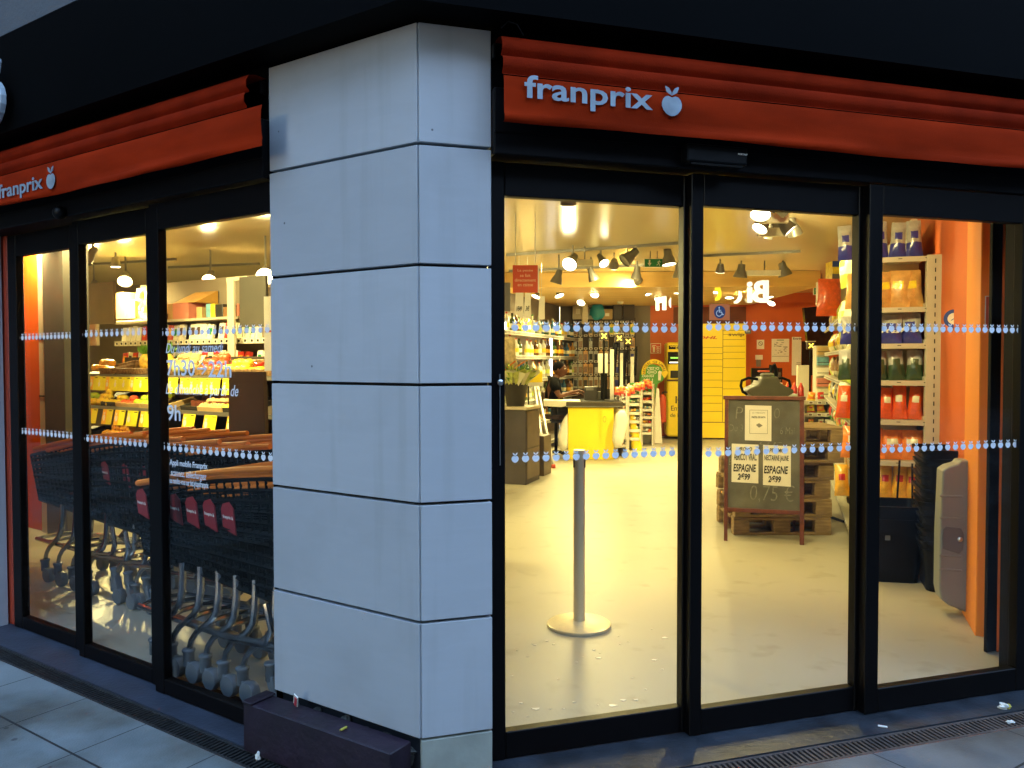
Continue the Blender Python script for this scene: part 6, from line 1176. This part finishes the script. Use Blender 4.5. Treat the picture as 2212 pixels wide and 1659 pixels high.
# goods and devices on the counter
def cbox(name,lab,cat,vx0,vx1,vy0,vy1,y,D,m,bv_=.006):
    a,zt_=CF.hit(vx0,vy0,y); b,_=CF.hit(vx1,vy0,y); z0=CF.hit((vx0+vx1)/2,vy1,y)[1]; t=thing(name,lab,cat,CF,a,y,z0); MB().box(0,b-a,0,D,0,zt_-z0).build('body',m,t,bevel=bv_); return t,b-a,zt_-z0
t,W,H=cbox('cash_register','dark cash register on the till beside the cashier hands','cash register',1263,1290,836,866,.35,.3,'crate_black'); MB().box(W*.1,W*.7,-.004,-.0005,H*.75,H*.95).build('keys','lamp_grey',t)
t,W,H=cbox('scale','grey card terminal right of the cash register','card terminal',1291,1306,846,864,.4,.12,'lamp_grey')
t,W,H=cbox('white_notice','white notice sheet on a black stand over the till','notice',1292,1313,764,806,.30,.01,'white_paper',0)
t2,W,H=cbox('notice_stand','black stand holding the white notice','stand',1298,1312,806.5,862,.34,.05,'black_plastic')
for i,(vx0,vx1,vy0,vy1,y,lb) in enumerate([(1318,1336,740,812,.9,'tall tilted black screen back right of the white notice'),(1341,1356,756,830,1.6,'black screen back on the middle till'),(1369,1378,748,812,2.3,'narrow screen seen edge on at the farthest till')]):
    a,zt_=CF.hit(vx0,vy0,y); b,_=CF.hit(vx1,vy0,y); z0=CF.hit((vx0+vx1)/2,vy1,y)[1]; t=thing('till_screen',lb,'screen',CF,a,y,.9,0,'till screens'); sk=(b-a)*.35
    MB().prism([(0,z0-.9),(b-a-sk,z0-.9),(b-a,zt_-.9),(sk,zt_-.9)],0,.05,lambda u,v,w:(u,w,v)).build('panel','screen_black',t,bevel=.006); MB().box((b-a)*.3,(b-a)*.45,.01,.05,0,z0-.899).build('pole','black_plastic',t)
for i,(vx,y) in enumerate(((1318,.5),(1338,1.2),(1362,2.0))):
    a,z0=CF.hit(vx,866,y); t=thing('white_upright',['nearest','middle','farthest'][i]+' white slotted upright beside the till screens','upright',CF,a,y,.012,0,'white slotted uprights at the tills'); MB().box(0,.055,0,.04,0,HC-(755+8*i-780)*(YC+y)/1724-.012).build('shaft','white_metal',t); MB().box(-.05,.12,-.02,.35,.0,.84).build('base_unit','white_metal',t)
# plastic bags hanging at the counter
def cloth(name,lab,pts,fr,y,m,D=.07,seed=1):
    t=thing(name,lab,'plastic bag',fr,0,y,0); mb=MB(); n=len(pts); cx_=sum(p[0] for p in pts)/n; cz_=sum(p[1] for p in pts)/n; vs=[];rings=[(1.,0.),(.97,-.5),(.8,-.85),(.45,-1.)]
    for s,dd in rings:
        for (x,z) in pts: vs.append((cx_+(x-cx_)*s,dd*D+.02*noise.noise(Vector((x*18,z*3,seed)))*(s<1),cz_+(z-cz_)*s))
    fs=[(j*n+i,j*n+(i+1)%n,(j+1)*n+(i+1)%n,(j+1)*n+i) for j in range(3) for i in range(n)]+[tuple(range(3*n,4*n))]+[tuple(range(n))[::-1]]; mb.add(vs,fs); mb.build('bag_body',m,t,smooth=60); return t
cp=lambda L,y:[(lambda h:(h[0],h[1]))(CF.hit(a,b,y)) for a,b in L]
cloth('white_plastic_bag','white plastic bag hanging at the left side of the yellow till',cp([(1226,893),(1227,935),(1226,970),(1214,976),(1206,965),(1205,940),(1212,915),(1220,900)],.05),CF,.05,'bag_white')
cloth('white_plastic_bag','bulging white roll of bags hanging at the right side of the till',cp([(1340,886),(1350,888),(1358,905),(1355,920),(1346,955),(1340,968),(1328,968),(1322,950),(1325,915),(1330,895)],-.08),CF,-.06,'bag_white',.10,4)
# slanted sweets racks behind the counter
def tier_rack(vx0,vx1,Y,tiers,lab,cols,seed):
    a=at(vx0,900,Y); W=(vx1-vx0)/1724*Y; t=thing('sweets_stand',lab,'sweets stand',WO,a[0],Y,.012,R(-14),'slanted sweets stands behind the till'); zt_=HC-(tiers[0]-780)*Y/1724
    MB().box(0,.02,.0,.35,0,zt_).box(W-.02,W,0,.35,0,zt_).box(.02,W-.02,.33,.35,0,zt_).build('frame','white_metal',t)
    r2=random.Random(seed)
    for i,vy in enumerate(tiers):
        z=HC-(vy-780)*Y/1724-.012; MB().add([(0.02,-.06,z),(W-.02,-.06,z),(W-.02,.30,z+.06),(.02,.30,z+.06)],[(0,1,2,3)]).box(.02,W-.02,-.075,-.061,z-.02,z+.025).build('tray','white_metal',t)
        m=MB(); 
        for k in range(26): m.ball((r2.uniform(.05,W-.05),r2.uniform(-.03,.22),z+.035+r2.random()*.03),(.024,.016,.02),6,r2.randrange(3),.6,k)
        m.build('wrapped_sweets',r2.sample(cols,3),t)
C_=['bag_red','bag_orange','bag_pale','bag_gold','bag_green','bag_brown','bag_silver','white_paper','bag_cyan']
tier_rack(1330,1354,12.0,(846,868,886,905,925,945,963),'front sweets stand right of the yellow till, with orange bags on top',C_,3); tier_rack(1350,1384,12.9,(838,856,874,893,911,930,948),'middle sweets stand behind the hanging white bag',C_,5); tier_rack(1377,1410,13.6,(832,850,868,886,902,918,936),'rear sweets stand beside the white tapering panel',C_,9)
ab=proto(bagmesh(.15,.17,.08,61,.3),'sweet_bag',['bag_orange','bag_red'],smooth=60)
for k,(vx,vy,Y) in enumerate([(1334,850,11.9),(1345,848,11.9),(1355,852,12.0),(1365,848,12.7),(1376,840,12.7),(1386,838,12.8),(1396,832,13.4),(1404,836,13.4)]): q=at(vx,vy+4,Y); inst(ab,f'{ordw(k)} orange sweet bag from the left on top of the sweets stands','sweet bag','orange sweet bags on the sweets stands',WO,q[0],q[1],q[2],rnd.uniform(-.5,.5),(R(-15),rnd.uniform(-.2,.2)),.72)
q=gnd(1382,977,.01); ob=MB().lathe([(.09,0),(.07,.30),(.03,.62),(.01,.62)],n=18).build('orange_cone',['yellow_poster'],smooth=40); ob.location=(q[0],q[1]+.3,.012); ob.rotation_euler=(0,R(-8),0); tag(ob,'yellow orange cone shaped bag stand leaning at the sweets stands','cone')
# ---- cables on the floor behind the pallets
ob=MB().tube([(*gnd(1780,1115,.02)[:2],.02),(*gnd(1800,1120,.02)[:2],.02),(*gnd(1822,1128,.02)[:2],.02)],.012,6).build('cable','black_plastic',smooth=True); tag(ob,'black cable on the floor between pallets and crisps','cable')
# ================================================ CASHIER
def skin(name,verts,edges,radii,mats,parent,sub=2,loc=(0,0,0)):
    me=bpy.data.meshes.new(name); me.from_pydata(verts,edges,[]); o=bpy.data.objects.new(name,me); sc.collection.objects.link(o)
    m=o.modifiers.new('s','SKIN'); s_=o.modifiers.new('u','SUBSURF'); s_.levels=s_.render_levels=sub
    if not me.skin_vertices: me.skin_vertices.new() if hasattr(me.skin_vertices,'new') else None
    for i,r_ in enumerate(radii):
        me.skin_vertices[0].data[i].radius=(r_,r_) if not isinstance(r_,tuple) else r_
        me.skin_vertices[0].data[i].use_root=(i==0)
    dg=bpy.context.evaluated_depsgraph_get(); dg.update(); nm=bpy.data.meshes.new_from_object(o.evaluated_get(dg)); bpy.data.objects.remove(o); nm.name=name
    n=bpy.data.objects.new(name,nm); sc.collection.objects.link(n); nm.materials.clear(); nm.materials.append(MATS[mats]); nm.polygons.foreach_set('use_smooth',[True]*len(nm.polygons)); n.parent=parent; n.location=loc; return n
YH=12.05; px0=at(1201,800,YH)[0]
per=thing('person','seated cashier in a black T-shirt facing right with an arm reaching to the till','person',WO,px0,YH,0)
J=[(0,0,.74),(-.045,0,.90),(-.045,0,1.08),(.0,0,1.19),(.035,0,1.25),   # pelvis, waist, chest, neck base, neck top
   (-.045,-.13,1.135),(-.03,-.20,1.08),(.035,-.235,.92),(.22,-.20,.985),(.31,-.185,1.01), # near arm: clavicle shoulder elbow wrist palm
   (-.045,.13,1.135),(-.03,.20,1.08),(.06,.23,.93),(.24,.19,.95),(.32,.18,.955),
   (.04,-.10,.70),(.42,-.12,.72),(.46,-.12,.36),(.44,-.12,.10),(.56,-.12,.05),
   (.04,.10,.70),(.42,.12,.72),(.46,.12,.36),(.44,.12,.10),(.56,.12,.05)]
E=[(0,1),(1,2),(2,3),(3,4),(2,5),(5,6),(6,7),(7,8),(8,9),(2,10),(10,11),(11,12),(12,13),(13,14),(0,15),(15,16),(16,17),(17,18),(18,19),(0,20),(20,21),(21,22),(22,23),(23,24)]
Rr=[(.12,.15),(.105,.135),(.11,.15),.062,.052,.075,.06,.043,.028,.026,.075,.06,.043,.028,.026,.085,.06,.045,.035,.03,.085,.06,.045,.035,.03]
# hands: five fingers each, rooted in the palm
for base,s in((9,-1),(14,1)):
    bx0,by0,bz0_=J[base]
    for f_,(dy,ln_) in enumerate(((-.028,.062),(-.010,.072),(.010,.068),(.028,.052))):
        i=len(J); J+= [(bx0+.035,by0+dy,bz0_+.004),(bx0+.035+ln_*.6,by0+dy,bz0_-.008),(bx0+.035+ln_,by0+dy,bz0_-.034)]; Rr+=[.011,.0095,.008]; E+=[(base,i),(i,i+1),(i+1,i+2)]
    i=len(J); J+=[(bx0+.008,by0-s*.036,bz0_-.008),(bx0+.045,by0-s*.045,bz0_-.024)]; Rr+=[.012,.009]; E+=[(base,i),(i,i+1)]
skin('body',J,E,Rr,'skin',per,1)
# head facing right (+x): sculpted ellipsoid
mb=MB(); n1,n2=28,20; vs=[]
for i in range(n2+1):
    th=math.pi*i/n2
    for k in range(n1):
        ph=2*math.pi*k/n1; d=Vector((math.sin(th)*math.cos(ph),math.sin(th)*math.sin(ph),math.cos(th))); x,y,z=d.x*.098,d.y*.074,d.z*.122
        f=max(0,d.x)
        if z<-.02: x+=.012*f; y*=1-.35*min(1,(-z-.02)/.1); x*= (1-.25*min(1,(-z-.02)/.1)) if d.x<0 else 1
        nose=math.exp(-((y/.013)**2+((z+.022)/.024)**2)); x+=.026*nose*(f>.3)
        brow=math.exp(-((z-.018)/.012)**2)*f; x+=.005*brow; eye=math.exp(-(((abs(y)-.03)/.014)**2+((z-.0)/.011)**2))*(f>.3); x-=.009*eye
        lip=math.exp(-((y/.026)**2))*(math.exp(-((z+.057)/.008)**2)+math.exp(-((z+.073)/.008)**2))*(f>.3); x+=.008*lip
        chin=math.exp(-((y/.03)**2+((z+.105)/.02)**2))*(f>0); x+=.014*chin
        vs.append((x,y,z))
mb.add(vs,[(i*n1+k,(i+1)*n1+k,(i+1)*n1+(k+1)%n1,i*n1+(k+1)%n1) for i in range(n2) for k in range(n1)])
for s in(-1,1): mb.ball((-.012,s*.074,-.012),(.018,.010,.03),10)
HZ=1.325; hd=mb.build('head','skin',per,smooth=True,loc=(.055,0,HZ)); hd.rotation_euler=(0,R(-6),R(-12))
for s in(-1,1): MB().ball((.083,s*.03,.001),.0105,8).build('eye','eye_white',hd,smooth=True)
# short cropped hair: cap over skull
mb=MB(); vs=[]; 
for i in range(9):
    th=math.pi*.52*i/8
    for k in range(n1):
        ph=2*math.pi*k/n1; lim=1-.40*max(0,math.cos(ph))**1.2; t_=th*lim; d=Vector((math.sin(t_)*math.cos(ph),math.sin(t_)*math.sin(ph),math.cos(t_))); vs.append((d.x*.102-.001,d.y*.078,d.z*.127))
mb.add(vs,[(i*n1+k,(i+1)*n1+k,(i+1)*n1+(k+1)%n1,i*n1+(k+1)%n1) for i in range(8) for k in range(n1)]); h_=mb.build('hair','hair',per,smooth=True,loc=(.055,0,HZ)); h_.rotation_euler=hd.rotation_euler
JS=[(0,0,.73),(-.045,0,.90),(-.045,0,1.08),(-.01,0,1.175),(-.045,-.13,1.14),(-.03,-.20,1.085),(.01,-.222,.98),(-.045,.13,1.14),(-.03,.20,1.085),(.01,.222,.98)]
ES=[(0,1),(1,2),(2,3),(2,4),(4,5),(5,6),(2,7),(7,8),(8,9)]; RS=[(.145,.175),(.125,.155),(.132,.172),.075,.092,.078,.068,.092,.078,.068]
skin('t_shirt',JS,ES,RS,'tshirt',per,2)
JT=[(0,0,.72),(.04,-.10,.70),(.42,-.12,.72),(.46,-.12,.36),(.44,-.12,.13),(.04,.10,.70),(.42,.12,.72),(.46,.12,.36),(.44,.12,.13)]
skin('trousers',JT,[(0,1),(1,2),(2,3),(3,4),(0,5),(5,6),(6,7),(7,8)],[(.14,.17),.10,.075,.06,.05,.10,.075,.06,.05],'jeans',per,2)
for s in(-1,1): MB().ball((.50,s*.12,.05),(.13,.045,.045),12,0,.1,2).build('shoe','crate_black',per,smooth=True)
t=thing('stool','brown padded till stool on black legs under the cashier','stool',WO,px0,YH,0); MB().lathe([(.15,.575),(.19,.59),(.2,.62),(.19,.645),(.1,.655)],n=24).build('seat','leather_brown',t,smooth=40); MB().lathe([(.025,.03),(.025,.574)],n=10).build('column','black_plastic',t,smooth=40)
for k in range(5): a=R(72*k+20); MB().tube([(0,0,.09),(.24*math.cos(a),.24*math.sin(a),.05)],.016,6).build('leg','black_plastic',t); 
MB().box(-.22,-.17,-.16,.16,.72,1.0).build('backrest','leather_brown',t,bevel=.02)
# remove prototypes that were never placed
for o in list(sc.objects):
    if 'proto' in o: bpy.data.objects.remove(o)
